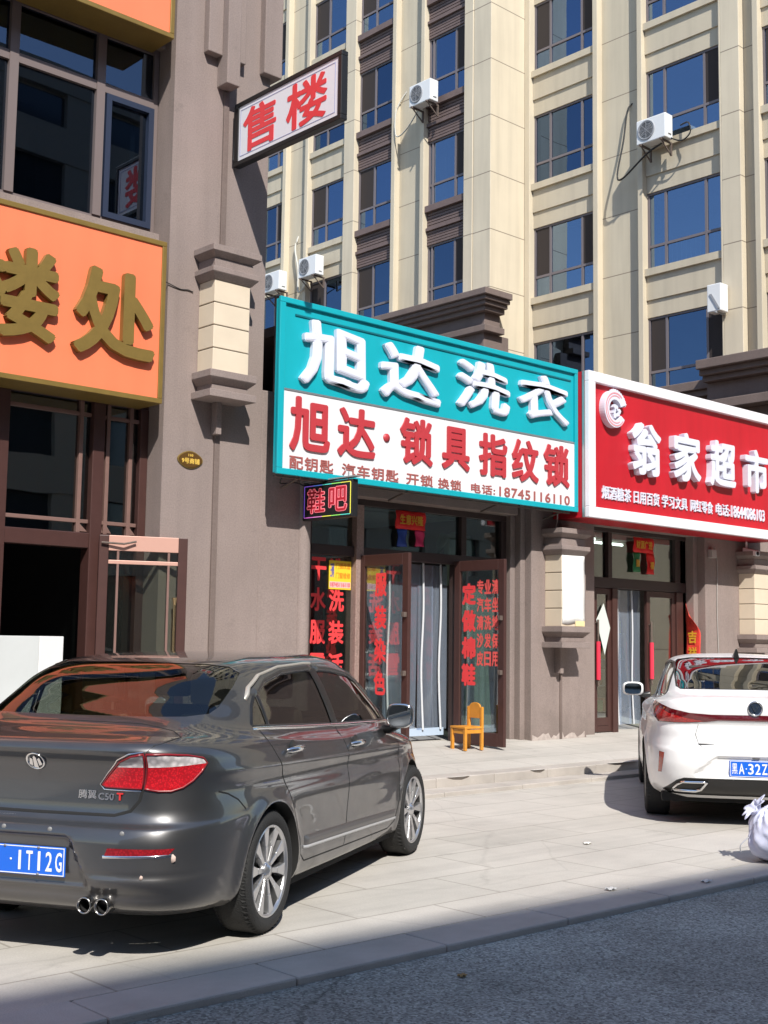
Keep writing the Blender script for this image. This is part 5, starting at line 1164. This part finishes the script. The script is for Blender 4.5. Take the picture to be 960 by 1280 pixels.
for sd in (1, -1):
    for a, b in (('rdoor', 'rg'), ('fdoor', 'fg')):
        d = shell_part('door', shA, vv, sel(a), greyp, gc, (sd,)); shell_part('window', shA, vv, sel(b), car_glass, d, (sd,), -.004)
    shell_part('quarter_window', shA, vv, sel('qg'), car_glass, gc, (sd,), -.004); shell_part('quarter_window', shA, vv, sel('qv'), trimb, gc, (sd,), -.002)
    tl = shell_part('tail_light', shA, vv, sel('lampO'), lr, gc, (sd,), .006); shell_part('clear_lens', shA, vv, sel('lampOc'), lc, tl, (sd,), .006)
    tl = shell_part('tail_light', shA, vv, sel('lampI'), lr, gc, (sd,), .006); shell_part('clear_lens', shA, vv, sel('lampIc'), lc, tl, (sd,), .006)
    rf = shell_part('reflector', shA, vv, sel('refl'), lamp_mat('reflector_red', (.32, .01, .015), .15, 90), gc, (sd,), .002)
    strip('chrome_edge', shA, [('r', .43, .519), ('r', .745, .528)], .014, .004, chrome, rf, (sd,))
    tr = strip('lamp_rim', shA, [p for p in lampO], .012, .009, mat('lamp_rim_red', (.20, .01, .015), .3), gc, (sd,), closed=True); strip('lamp_rim', shA, lampI, .010, .009, mat('lamp_rim_red'), gc, (sd,), closed=True)
    strip('lamp_chrome', shA, [('r', .60, 1.010), ('r', .53, 1.001), ('r', .46, .970), ('r', .395, .902), ('r', .352, .846), ('r', .375, .823), ('r', .57, .820)], .008, .004, chrome, gc, (sd,))
    strip('chrome_trim', shA, [('s', .955, 1.078), ('s', 1.2, 1.068), ('s', 1.6, 1.050), ('s', 2.2, 1.026), ('s', 2.75, 1.009), ('s', 3.44, .990)], .022, .007, chrome, gc, (sd,))
    strip('window_seal', shA, belt, .014, .004, trimb, gc, (sd,))
    strip('window_seal', shA, win_o, .026, .006, trimb, gc, (sd,))
    strip('pillar_trim', shA, [('s', 2.235, 1.045), ('s', 2.10, 1.375)], .105, .002, trimb, gc, (sd,)); strip('pillar_trim', shA, [('s', 1.165, 1.09), ('s', 1.143, 1.262)], .03, .003, trimb, gc, (sd,))
    # rain visor over the windows with its bright edge
    vz = mat('visor_smoke', (.05, .05, .05), .12)
    vi = strip('rain_visor', shA, LZ([('s', 1.08, 1.262), ('s', 1.28, 1.362), ('s', 1.55, 1.414), ('s', 1.95, 1.434), ('s', 2.08, 1.432)]), .06, .016, vz, gc, (sd,)); strip('chrome_edge', shA, LZ([('s', 1.0, 1.235), ('s', 1.07, 1.305), ('s', 1.25, 1.383), ('s', 1.53, 1.432), ('s', 1.95, 1.452), ('s', 2.10, 1.449)]), .024, .020, mat('satin_chrome', (.46, .43, .38), .35, metal=.4), vi, (sd,))
    strip('rain_visor', shA, LZ([('s', 2.12, 1.428), ('s', 2.40, 1.414), ('s', 2.72, 1.372), ('s', 3.0, 1.287), ('s', 3.20, 1.175)]), .055, .015, vz, gc, (sd,))
    mo = strip('side_moulding', shA, [('s', 1.46, .412), ('s', 2.15, .392), ('s', 2.6, .378), ('s', 3.24, .352)], .062, .012, mat('moulding_grey', (.14, .135, .135), .3, metal=.6), gc, (sd,)); strip('chrome_edge', shA, [('s', 1.45, .380), ('s', 2.15, .360), ('s', 2.6, .347), ('s', 3.24, .325)], .022, .016, mat('satin_alu', (.50, .50, .50), .35, metal=.3), mo, (sd,))
    for nm, pl in (('d', [('s', 1.02, 1.075), ('s', 1.05, .98), ('s', 1.14, .82), ('s', 1.245, .66), ('s', 1.32, .50), ('s', 1.40, .35), ('s', 1.48, .30), ('s', 2.16, .285)]), ('d', [('s', 2.235, 1.03), ('s', 2.215, .9), ('s', 2.205, .60), ('s', 2.16, .285), ('s', 3.10, .265), ('s', 3.24, .30), ('s', 3.30, .45), ('s', 3.33, .7), ('s', 3.34, .9), ('s', 3.36, .995)]),
                   ('b', [('s', .42, .80), ('s', .50, .782), ('s', .585, .745), ('s', .65, .69)]), ('b', [('r', .606, 1.008), ('r', .635, 1.040), ('d', .16, .665), ('d', .29, .68), ('d', .365, .60), ('d', .395, .40), ('d', .40, 0)]), ('l', [('r', .575, .826), ('r', .562, .775), ('r', .52, .725), ('r', .44, .703), ('r', 0, .700)]), ('f', [('s', .62, .875), ('s', .62, .80), ('s', .76, .80), ('s', .76, .875), ('s', .62, .875)])):
        if nm == 'f': continue
        strip('shut_line', shA, pl, .009 if nm != 'l' else .016, .0008, seamm, gc, (sd,))
    for (hx_, hz_) in ((1.33, .945), (2.40, .905)):
        u0 = shA.inv([('s', hx_, hz_)])[0]; p = Vector(shA(*u0)); p.y *= sd; p = Vector((p.x, p.y, p.z))
        h_ = MB(); h_.tube([p + Vector((-.10, -.006 * sd, -.004)), p + Vector((-.08, -.030 * sd, 0)), p + Vector((.0, -.040 * sd, .004)), p + Vector((.08, -.030 * sd, 0)), p + Vector((.10, -.006 * sd, -.004))], [.011, .017, .019, .017, .011], 10)
        build('door_handle', h_, chrome, gc); build('handle_cup', MB().lathe([(.0, -.002), (.05, .0), (.062, .004)], 24, 'y', (p.x, p.y - .001 * sd, p.z - .012)), trimb, gc)
    # mirror
    mx_, mz_ = 3.10, 1.045; my = -.955 * sd
    hs = MB().grid(14, 14, lambda u_, v_: (mx_ + .075 * math.sin(math.pi * (v_ - .0) ) * .9 + .0, my + (u_ - .5) * .21 * (1 if abs(v_ - .5) < .6 else 1), mz_ + (v_ - .5) * .15))
    hs = MB()
    for q in range(12):
        pass
    prof = [(0.0, .78), (.02, 1.0), (.05, .98), (.085, .75), (.105, .35), (.11, 0.02)]
    n = 28
    def rr2(a, k): c_, s2 = math.cos(a), math.sin(a); return (math.copysign(abs(c_)**.6, c_) * .092 * k, math.copysign(abs(s2)**.6, s2) * .085 * k)
    V = []; F = []
    for (dx, k) in prof:
        for j in range(n):
            a = 2 * math.pi * j / n; dy, dz = rr2(a, k); V.append((mx_ - .03 + dx, my + dy, mz_ + dz))
    for i in range(len(prof) - 1):
        for j in range(n): F.append((i * n + j, i * n + (j + 1) % n, (i + 1) * n + (j + 1) % n, (i + 1) * n + j))
    hs.add(V, F, True)
    mr_ = build('mirror', hs, greyp, gc)
    V = []; 
    for j in range(n):
        a = 2 * math.pi * j / n; dy, dz = rr2(a, .86); V.append((mx_ - .032, my + dy, mz_ + dz))
    build('mirror_glass', MB().add(V, [tuple(range(n))]), mat('mirror_silver', (.75, .80, .85), .02, metal=1), mr_)
    V = []; 
    for (dx, k) in ((-.028, 1.0), (-.036, .96), (-.034, .86)):
        for j in range(n):
            a = 2 * math.pi * j / n; dy, dz = rr2(a, k); V.append((mx_ + dx, my + dy, mz_ + dz))
    build('mirror_rim', MB().add(V, [(i * n + j, i * n + (j + 1) % n, (i + 1) * n + (j + 1) % n, (i + 1) * n + j) for i in range(2) for j in range(n)], True), chrome, mr_)
    build('mirror_arm', MB().tube([(mx_ + .02, my + .03 * sd, mz_ - .07), (mx_ + .04, my + .09 * sd, mz_ - .10), (mx_ + .06, my + .14 * sd, mz_ - .10)], [.028, .03, .035], 8), trimb, mr_)
    # rear parking sensors
    for yy_ in (.13, .52):
        u0 = shA.inv([('r', yy_, .628)])[0]; p = shA(*u0); build('parking_sensor', MB().lathe([(0, -.003), (.011, -.003), (.013, .001)], 14, 'x', (p[0], p[1] * sd, p[2])), mat('sensor_grey', (.2, .2, .2), .4), gc)
    for k in (0, 1):
        yy_ = (.335 + .095 * k) * sd
        build('exhaust_pipe', MB().lathe([(.036, .30), (.037, .04), (.040, .012), (.038, .006), (.033, .008), (.031, .03)], 28, 'x', (0, -yy_, .285)), mat('dull_chrome', (.42, .41, .40), .22, metal=1), gc)
        build('exhaust_bore', MB().lathe([(.031, .03), (.030, .25), (0, .25)], 24, 'x', (0, -yy_, .285)), under, gc)
    for wx in (XW, XW + WB):
        arc = [Vector((wx + .372 * math.cos(a), 0, .325 + .372 * math.sin(a))) for a in np.linspace(-.26, math.pi + .26, 30)]
        lip = MB(); V = []; F = []
        pts = [shA(*u) for u in shA.poly([('s', wx + .366 * math.cos(a), .325 + .366 * math.sin(a)) for a in np.linspace(-.26, math.pi + .26, 30)], 1, False)]
        for p in pts:
            V += [(p[0], p[1] * sd, p[2]), (p[0] + (wx - p[0]) * .03, (p[1] + .03) * sd, p[2] + (.325 - p[2]) * .03), (p[0], (p[1] + .42) * sd, p[2])]
        for i in range(len(pts) - 1): F += [(i * 3, i * 3 + 1, (i + 1) * 3 + 1, (i + 1) * 3), (i * 3 + 1, i * 3 + 2, (i + 1) * 3 + 2, (i + 1) * 3 + 1)]
        build('wheel_arch', lip.add(V, F, True), under, gc)
build('underbody', MB().box(.7, 4.4, -.6, .6, .20, .26).box(1.32, 3.33, -.82, .82, .17, .24).box(.35, 1.3, -.52, .52, .22, .40), under, gc)
build('cabin_floor', MB().box(1.0, 3.5, -.78, .78, .27, .30).box(.6, 1.35, -.6, .6, .3, 1.06).box(3.15, 3.45, -.7, .7, .3, .96), cabin, gc)
# dark lining inside roof, pillars and doors
cz = vv[tri].mean(1); ptc = shA(cz[:, 0], cz[:, 1])
lin = tri[((idx == -1) | np.isin(idx, [i for i, p in enumerate(polys) if p[0] in ('rdoor', 'fdoor')])) & (ptc[:, 2] > .45) & (ptc[:, 2] < 1.43) & (ptc[:, 0] > .75) & (ptc[:, 0] < 3.4)]
shell_part('lining', shA, vv, lin, cabin, gc, off=-.025)
seats(gc, seatm, (1.75, 2.65), .58)
build('rear_shelf', MB().box(.5, 1.3, -.62, .62, 1.085, 1.10), mat('shelf_cloth', (.10, .09, .075), .9), gc)
rim0 = make_wheel(RW, .215, .238, 10, gc, (.016, .034))
for k, (wx, sd) in enumerate(((XW, 1), (XW + WB, 1), (XW, -1), (XW + WB, -1))):
    o = rim0 if k == 0 else copy_tree(rim0, gc)
    o.location = (wx, -.785 * sd, RW); o.rotation_euler = (0, R(13 + 31 * k), 0 if sd > 0 else math.pi)
# emblem, badge, plate
ex_ = shA(*shA.inv([('r', .0, .945)])[0])[0]; sl_ = (shA(*shA.inv([('r', .0, .975)])[0])[0] - shA(*shA.inv([('r', .0, .915)])[0])[0]) / .06
eb = build('emblem', MB().lathe([(.040, .004), (.052, .001), (.056, -.008), (.049, -.013), (.041, -.007), (.039, .004)], 40, 'x', (ex_, 0, .945)), chrome, gc)
for v in eb.data.vertices: v.co.z = .945 + (v.co.z - .945) * .80
build('emblem_field', MB().lathe([(0, -.003), (.041, -.002)], 30, 'x', (ex_, 0, .945)), mat('dark_chrome', (.25, .25, .27), .2, metal=1), eb)
for v in bpy.data.objects['emblem_field'].data.vertices: v.co.z = .945 + (v.co.z - .945) * .78
build('emblem_core', MB().prism([(-.012, .912), (.012, .915), (.008, .965), (.0, .972), (-.008, .965)], 'x', ex_ - .012, ex_ - .001).prism([(-.036, .93), (-.018, .922), (-.014, .955), (-.026, .962)], 'x', ex_ - .011, ex_ - .001).prism([(.036, .93), (.018, .922), (.014, .955), (.026, .962)], 'x', ex_ - .011, ex_ - .001), chrome, eb)
for o in [eb] + list(eb.children):
    for v in o.data.vertices: v.co.x += sl_ * (v.co.z - .945)
CX, CZ = (0, -1, 0), (0, 0, 1)      # reading direction across the rear
def lettering(name, body, m, root, O, w, h, d, off):
    o = text(name, body, m, None, O, CX, CZ, w, h, d, off); o.parent = root; return o
bx_ = shA(*shA.inv([('r', .35, .795)])[0])[0] - .004
lettering('badge', '腾翼', chrome, gc, (bx_ + .003, .235, .775), .10, .042, .004, .012).location = (0, -.47, 0)
lettering('badge', 'C50', chrome, gc, (bx_ + .003, -.345, .772), .085, .034, .004, .02); lettering('badge', 'T', mat('badge_red', (.6, .03, .03), .3), gc, (bx_ + .003, -.445, .774), .035, .036, .004, .03)
pl = build('number_plate', MB().box(.018, .024, -.22, .22, .405, .545), plate_b, gc, bevel=.003)
build('plate_border', MB().box(.0165, .018, -.214, .214, .409, .413).box(.0165, .018, -.214, .214, .537, .541).box(.0165, .018, -.214, -.210, .413, .537).box(.0165, .018, .210, .214, .413, .537), plate_w, pl)
for k, c_ in enumerate('1T12G'):
    xk = .052 - k * .0545; w_ = .036 if c_ != '1' else .014
    o = lettering('plate_character', c_, plate_w, gc, (.0178, xk + (-.011 if c_ == '1' else 0), .428), w_, .092, .002, .012); o.parent = pl
build('plate_dot', MB().lathe([(0, .0165), (.006, .0165), (.006, .018)], 12, 'x', (0, .085, .475)), plate_w, pl)
for (yy_, zz) in ((-.07, .538), (-.07, .412), (.12, .538)): build('plate_screw', MB().lathe([(0, .012), (.006, .013), (.007, .018)], 10, 'x', (0, yy_, zz)), mat('sensor_grey'), pl)
build('exhaust_sticker', MB().box(.072, .078, .10, .26, .672, .682), plate_w, gc)
for (yy_, zz, a) in ((-.745, .515, .02), (-.62, .43, .012)):
    u0 = shA.inv([('r', -yy_, zz)])[0]; p = shA(*u0); build('paint_chip', MB().lathe([(0, -.002), (a, -.001), (a * 1.1, .003)], 7, 'x', (p[0], p[1], p[2])), mat('primer_chip', (.55, .42, .36), .8), gc)
# ------------------------------------------------------------------ white saloon
XW2, WB2, RW2 = .98, 2.70, .335
wd = R(37)
wc = thing('parked_car', (9.658, 5.774, 0), 'white saloon car with a full-width red tail light strip parked in front of the supermarket', 'car', rz=wd)
tabB = [(.25, .24, 4.55, .18, .80, .19, 6, 3.5), (.12, .30, 4.66, .22, .87, .22, 6, 3.5), (.06, .37, 4.70, .32, .905, .32, 6, 3.5), (.02, .46, 4.72, .45, .915, .46, 6, 3.5), (.00, .56, 4.72, .56, .918, .57, 6, 3.5),
        (.005, .65, 4.70, .63, .918, .66, 6, 3.5), (.03, .70, 4.67, .68, .915, .72, 6, 3.5), (.05, .78, 4.62, .74, .908, .79, 6, 3.5), (.05, .87, 4.50, .79, .900, .86, 6, 3.4), (.03, .95, 4.35, .84, .886, .925, 6, 3.3),
        (.02, 1.03, 4.15, .89, .865, .975, 5.8, 3.2), (.03, 1.085, 3.95, .93, .838, 1.00, 5.6, 3.2), (.14, 1.115, 3.78, .955, .81, 1.02, 5.4, 3.2), (.30, 1.13, 3.60, .985, .785, 1.035, 5.2, 3.2), (.45, 1.155, 3.45, 1.02, .762, 1.065, 5.0, 3.2),
        (.80, 1.265, 3.18, 1.15, .72, 1.20, 4.8, 3.2), (1.15, 1.365, 2.92, 1.29, .67, 1.335, 4.5, 3.2), (1.50, 1.44, 2.70, 1.39, .61, 1.43, 4.2, 3.1), (1.72, 1.47, 2.55, 1.44, .52, 1.465, 3.8, 3), (1.93, 1.488, 2.42, 1.47, .35, 1.487, 3.2, 3), (2.1, 1.496, 2.3, 1.488, 0, 1.498, 3, 3)]
def modsB(P):
    x, y, z = P[..., 0].copy(), P[..., 1].copy(), P[..., 2].copy(); ay = np.abs(y); sgn = np.where(y > 0, 1, -1); P = P.copy()
    side = sstep(.6, .78, ay) * sstep(.25, .5, x) * sstep(4.5, 4.2, x)
    dy = .012 * gauss(z, .93, .03) - .014 * gauss(z, .82, .07) - .008 * gauss(z, .5, .1) * sstep(.9, 1.5, x)
    for wx in (XW2, XW2 + WB2):
        d = np.hypot(x - wx, z - .33); dy = dy + .014 * gauss(d, .385, .045) * (z < .78)
    P[..., 1] = y + sgn * side * dy
    half = .36 + .16 * np.clip((.615 - z) / .14, 0, 1)
    bay = sstep(0, .05, half - ay) * sstep(.435, .47, z) * sstep(.632, .598, z) * (x < .3)
    P[..., 0] += .035 * bay
    P[..., 0] += .012 * gauss(z, .88, .035) * (x < .4)            # scoop under the light strip
    return P
shB = Shell(tabB, 2.4, [modsB])
PB = lambda pts, st=.045: shB.poly(pts, st)
rwB = [('r', 0, 1.178), ('r', .40, 1.176), ('r', .585, 1.172), ('r', .622, 1.195), ('r', .618, 1.31), ('r', .60, 1.40), ('r', .565, 1.432), ('r', .45, 1.450), ('r', 0, 1.458)]
bar = [('r', 0, .926), ('r', 0, .976), ('r', .36, .974), ('r', .55, .985), ('r', .70, 1.015), ('r', .805, 1.056), ('r', .835, 1.052), ('r', .838, .97), ('r', .805, .892), ('r', .58, .898), ('r', .40, .912), ('r', .31, .926)]
lampB = [('r', .43, .918), ('r', .60, .945), ('r', .72, .975), ('r', .80, 1.02), ('r', .825, 1.02), ('r', .825, .97), ('r', .795, .90), ('r', .58, .905)]
dif = [('r', 0, .27), ('r', 0, .430), ('r', .60, .428), ('r', .66, .405), ('r', .775, .305), ('r', .72, .27)]
refB = [('r', .762, .632), ('r', .802, .638), ('r', .812, .455), ('r', .785, .458)]
lidB = [('r', 0, .676), ('r', .43, .684), ('r', .475, .72), ('r', .52, .80), ('r', .535, .90), ('r', .56, 1.0), ('r', .62, 1.07), ('d', .13, .66), ('d', .36, .66), ('d', .425, .58), ('d', .43, 0)]
sgB = [('s', .82, 1.105), ('s', 1.05, 1.22), ('s', 1.35, 1.345), ('s', 1.65, 1.405), ('s', 2.04, 1.415), ('s', 2.16, 1.055), ('s', 1.5, 1.075)]
fgB = [('s', 2.26, 1.052), ('s', 2.14, 1.412), ('s', 2.4, 1.395), ('s', 2.7, 1.33), ('s', 3.0, 1.20), ('s', 3.22, 1.03), ('s', 2.7, 1.04)]
rdB = [('s', 1.02, 1.08), ('s', 1.12, .86), ('s', 1.26, .66), ('s', 1.36, .48), ('s', 1.5, .30), ('s', 2.15, .28), ('s', 2.2, .7), ('s', 2.21, 1.045), ('s', 1.5, 1.065)]
fdB = [('s', 2.21, 1.045), ('s', 2.2, .7), ('s', 2.15, .28), ('s', 3.15, .27), ('s', 3.28, .45), ('s', 3.32, .7), ('s', 3.25, 1.015), ('s', 2.7, 1.03)]
wsB = [('d', 3.36, 0), ('d', 3.30, .40), ('d', 3.14, .63), ('d', 2.88, .56), ('d', 2.70, .40), ('d', 2.66, 0)]
polyB = [('arch', PB(arch_poly(XW2, .335, .375))), ('arch', PB(arch_poly(XW2 + WB2, .335, .375))), ('lamp', PB(lampB)), ('bar', PB(bar)), ('dif', PB(dif)), ('ref', PB(refB)), ('rw', PB(rwB)), ('sg', PB(sgB)), ('fg', PB(fgB)), ('lid', PB(lidB)), ('rd', PB(rdB)), ('fd', PB(fdB)), ('ws', PB(wsB))]
vB, tB, iB = cut_shell(shB, polyB, 170, 100)
selB = lambda *n: tB[np.isin(iB, [i for i, p in enumerate(polyB) if p[0] in n])]
wpaint = mat('white_car_paint', (.82, .82, .815), .35, coat=.6)
shell_part('body', shB, vB, tB[iB == -1], wpaint, wc); shell_part('boot_lid', shB, vB, selB('lid'), wpaint, wc)
shell_part('rear_window', shB, vB, selB('rw'), glass('rear_glass_dark', (.12, .13, .11), .11, .004, 0), wc, off=-.003); shell_part('windscreen', shB, vB, selB('ws'), car_glass, wc, off=-.003)
tl = shell_part('tail_light', shB, vB, selB('bar'), lamp_mat('strip_dark_red', (.16, .006, .012), .08, 120), wc, off=.004)
shell_part('bumper_insert', shB, vB, selB('dif'), trimb, wc, off=-.006)
for sd in (1, -1):
    shell_part('red_lens', shB, vB, selB('lamp'), lamp_mat('lens_red', (.62, .02, .02), .1, 70), tl, (sd,), .005)
    shell_part('reflector', shB, vB, selB('ref'), lamp_mat('reflector_orange', (.50, .045, .02), .15, 90), wc, (sd,), .002)
    for a, b in (('rd', 'sg'), ('fd', 'fg')):
        d = shell_part('door', shB, vB, selB(a), wpaint, wc, (sd,)); shell_part('window', shB, vB, selB(b), car_glass, d, (sd,), -.004)
    strip('window_seal', shB, sgB[:5], .03, .006, trimb, wc, (sd,)); strip('window_seal', shB, fgB[1:6], .03, .006, trimb, wc, (sd,)); strip('chrome_trim', shB, [('s', 3.2, 1.02), ('s', 2.2, 1.045), ('s', 1.5, 1.065), ('s', .85, 1.095)], .02, .006, chrome, wc, (sd,)); strip('pillar_trim', shB, [('s', 2.21, 1.06), ('s', 2.09, 1.412)], .10, .002, trimb, wc, (sd,))
    strip('window_seal', shB, rwB[2:], .014, .003, trimb, wc, (sd,)); strip('window_seal', shB, rwB[:3], .012, .003, trimb, wc, (sd,))
    strip('shut_line', shB, [('r', .475, .885), ('r', .50, .80), ('r', .475, .72), ('r', .43, .684), ('r', 0, .676)], .006, .0006, mat('shut_grey', (.16, .16, .16), .7), wc, (sd,))
    strip('shut_line', shB, [('s', 1.02, 1.075), ('s', 1.12, .86), ('s', 1.26, .66), ('s', 1.36, .48), ('s', 1.5, .30)], .007, .0006, mat('shut_grey'), wc, (sd,))
    strip('exhaust_trim', shB, [('r', .70, .312), ('r', .655, .365), ('r', .61, .392), ('r', .405, .396), ('r', .455, .330), ('r', .50, .312)], .020, .016, chrome, wc, (sd,), closed=True)
    mx_, my, mz_ = 2.98, .985 * sd, 1.09
    V = []; F = []; n = 24; prof = [(0, .8), (.02, 1), (.06, .95), (.10, .65), (.125, .2), (.13, .02)]
    for dx, k in prof:
        for j in range(n):
            a = 2 * math.pi * j / n; c_, s2 = math.cos(a), math.sin(a); V.append((mx_ + dx, my + math.copysign(abs(c_)**.6, c_) * .115 * k, mz_ + math.copysign(abs(s2)**.6, s2) * .075 * k))
    for i in range(len(prof) - 1):
        for j in range(n): F.append((i * n + j, i * n + (j + 1) % n, (i + 1) * n + (j + 1) % n, (i + 1) * n + j))
    mr_ = build('mirror', MB().add(V, F, True), wpaint, wc)
    build('mirror_glass', MB().add([(mx_ - .001, my + (v[1] - my), v[2]) for v in V[:n]], [tuple(range(n))]), mat('mirror_silver'), mr_)
    build('mirror_base', MB().tube([(mx_ + .05, my - .06 * sd, mz_ - .05), (mx_ + .08, my - .12 * sd, mz_ - .07), (mx_ + .1, my - .18 * sd, mz_ - .06)], [.03, .03, .035], 8), trimb, mr_)
    for wx in (XW2, XW2 + WB2):
        lip = MB(); V = []; F = []
        pts = [shB(*u) for u in shB.poly([('s', wx + .376 * math.cos(a), .335 + .376 * math.sin(a)) for a in np.linspace(-.26, math.pi + .26, 30)], 1, False)]
        for p in pts: V += [(p[0], p[1] * -sd * -1, p[2]), (p[0], (p[1] + .03) * sd, p[2]), (p[0], (p[1] + .42) * sd, p[2])]
        for i in range(len(pts) - 1): F += [(i * 3, i * 3 + 1, (i + 1) * 3 + 1, (i + 1) * 3), (i * 3 + 1, i * 3 + 2, (i + 1) * 3 + 2, (i + 1) * 3 + 1)]
        build('wheel_arch', lip.add(V, F, True), under, wc)
build('underbody', MB().box(.3, 4.4, -.78, .78, .20, .27).box(1.36, 3.3, -.83, .83, .18, .25), under, wc)
build('cabin_floor', MB().box(1.0, 3.5, -.74, .74, .29, .32).box(.6, 1.35, -.6, .6, .32, 1.08), cabin, wc)
cz = vB[tB].mean(1); ptc = shB(cz[:, 0], cz[:, 1])
shell_part('lining', shB, vB, tB[((iB == -1) | np.isin(iB, [i for i, p in enumerate(polyB) if p[0] in ('rd', 'fd')])) & (ptc[:, 2] > .45) & (ptc[:, 2] < 1.43) & (ptc[:, 0] > .7) & (ptc[:, 0] < 3.4)], cabin, wc, off=-.025)
seats(wc, mat('seat_dark', (.05, .045, .04), .8), (1.7, 2.65), .60)
rim1 = make_wheel(RW2, .22, .235, 5, wc, (.03, .06))
for k, (wx, sd) in enumerate(((XW2, 1), (XW2 + WB2, 1), (XW2, -1), (XW2 + WB2, -1))):
    o = rim1 if k == 0 else copy_tree(rim1, wc)
    o.location = (wx, -.80 * sd, RW2); o.rotation_euler = (0, R(20 + 47 * k), 0 if sd > 0 else math.pi)
fin_ = MB(); fin_.hexa([(1.62, -.03, 1.45), (1.85, -.02, 1.47), (1.85, .02, 1.47), (1.62, .03, 1.45)], [(1.62, -.006, 1.545), (1.68, -.004, 1.535), (1.68, .004, 1.535), (1.62, .006, 1.545)])
build('roof_aerial', fin_, trimb, wc, bevel=.006)
ex_ = shB(*shB.inv([('r', 0, 1.035)])[0])[0]
eb = build('emblem', MB().lathe([(.050, .004), (.060, 0), (.064, -.010), (.056, -.014), (.050, -.006), (.048, .004)], 36, 'x', (ex_, 0, 1.035)), chrome, wc)
build('emblem_field', MB().lathe([(0, -.004), (.05, -.003)], 30, 'x', (ex_, 0, 1.035)), mat('emblem_dark', (.02, .03, .05), .2), eb)
build('emblem_mark', MB().prism([(-.032, 1.06), (-.014, 1.06), (.002, 1.025), (.018, 1.06), (.034, 1.06), (.008, 1.005), (-.004, 1.005)], 'x', ex_ - .009, ex_ - .0045), chrome, eb)
pl = build('number_plate', MB().box(.026, .032, -.22, .22, .45, .59), plate_b, wc, bevel=.003)
build('plate_border', MB().box(.0245, .026, -.214, .214, .454, .458).box(.0245, .026, -.214, .214, .582, .586).box(.0245, .026, -.214, -.210, .458, .582).box(.0245, .026, .210, .214, .458, .582), plate_w, pl)
for ch, yk, w_ in (('黑', .200, .045), ('A', .143, .045), ('3', .066, .045), ('2', .009, .045), ('Z', -.048, .045)):
    o = lettering('plate_character', ch, plate_w, wc, (.0258, yk, .475), w_, .09, .002, .014 if ch != '黑' else .006); o.parent = pl
build('plate_dot', MB().lathe([(0, .0245), (.006, .0245), (.006, .026)], 12, 'x', (0, .082, .52)), plate_w, pl)
build('plate_lamp', MB().box(.02, .04, -.03, .03, .605, .62), trimb, wc)
build('boot_badge', MB().box(shB(*shB.inv([('r', .42, .72)])[0])[0] - .003, .06, .345, .475, .712, .726), mat('badge_grey', (.25, .25, .25), .3, metal=.8), wc)

# ------------------------------------------------------------------ cloth bundle and litter
clm = mat('lilac_cloth', (.60, .62, .77), .85, var=(9, .03), bump=(300, .3)); 
cb = thing('cloth_bundle', (8.45, 4.86, 0.005), 'crumpled pale lilac cloth bundle with a gathered knot at the right edge of the photo', 'bundle')
crn = random.Random(11); wv = [(crn.uniform(4, 13), crn.uniform(4, 13), crn.uniform(4, 13), crn.uniform(0, 6)) for _ in range(9)]
def crumple(p, amp):
    return amp * sum(abs(math.sin(p.x * a + p.y * b + p.z * c + d)) - .6 for a, b, c, d in wv) / 4
def blob(u_, v_):
    th = 2 * math.pi * u_; ph = math.pi * (v_ * .98 + .01); st_ = 1 - v_
    f = .085 * st_ ** .6 * math.sin(ph) * (abs(math.sin(th * 5.5 + 1.2 * math.sin(ph * 2))) - .5) + .05 * math.sin(th * 3 + ph * 4) * math.sin(ph) + .03 * math.sin(th * 14 + 3 * math.sin(ph * 3)) * st_ * math.sin(ph)
    d = Vector((math.sin(ph) * math.cos(th), math.sin(ph) * math.sin(th), math.cos(ph))); d = Matrix.Rotation(R(-28), 3, Vector((.6, .75, 0))) @ d
    r = 1 + f + crumple(d, .035)
    sag = 1 + .18 * max(0, -d.z)
    return (d.x * .25 * r * sag, d.y * .22 * r * sag, max(.002, .20 + d.z * .215 * r))
build('cloth', MB().grid(110, 60, blob), clm, cb)
def knot(u_, v_):
    th = 2 * math.pi * u_; r = .02 + .075 * v_ ** .7 * (1 + .35 * math.sin(th * 7) * v_ + .2 * math.sin(th * 3 + 1))
    ax = Vector((-.55, .45, .7)).normalized(); a = ax.cross(Vector((0, 0, 1))).normalized(); b = ax.cross(a)
    return Vector((-.12, .10, .34)) + ax * (.02 + .10 * v_ - .05 * v_ ** 3) + a * r * math.cos(th) + b * r * math.sin(th)
build('knot', MB().grid(60, 12, knot), clm, cb)
build('string', MB().tube(smooth_pts([(-.14, .10, .22), (-.22, .14, .17), (-.27, .17, .12), (-.25, .18, .07)]), .004, 5), mat('string_grey', (.35, .36, .40), .8), cb)
lit = random.Random(5)
for i, (x, y_, lab, mm) in enumerate(((7.95, 6.25, 'small crumpled white paper scrap on the paving behind the white car', 'scrap_white'), (6.6, 5.0, 'tiny pale paper scrap on the shaded paving near the kerb', 'scrap_white'), (7.3, 4.75, 'light stone chip lying on the kerb line', 'scrap_white'), (4.45, 4.25, 'dry yellowish leaf on the asphalt in the foreground', 'leaf_brown'))):
    m_ = mat(mm, (.75, .74, .70) if mm == 'scrap_white' else (.30, .20, .08), .8); bz = .0 if y_ > 4.98 else (-.035 if y_ < 4.64 else .004)
    def scrap(u_, v_, s_=lit.uniform(.022, .04), k_=lit.uniform(0, 6)): return ((u_ - .5) * s_ * 2, (v_ - .5) * s_ * 1.3, .004 + .014 * abs(math.sin(u_ * 5 + v_ * 4 + k_)))
    o = build('paper_scrap' if mm == 'scrap_white' else 'dry_leaf', MB().grid(7, 6, scrap), m_, None, recalc=False, solid=.001); o.location = (x, y_, bz); tag(o, lab, 'litter' if mm == 'scrap_white' else 'leaf')
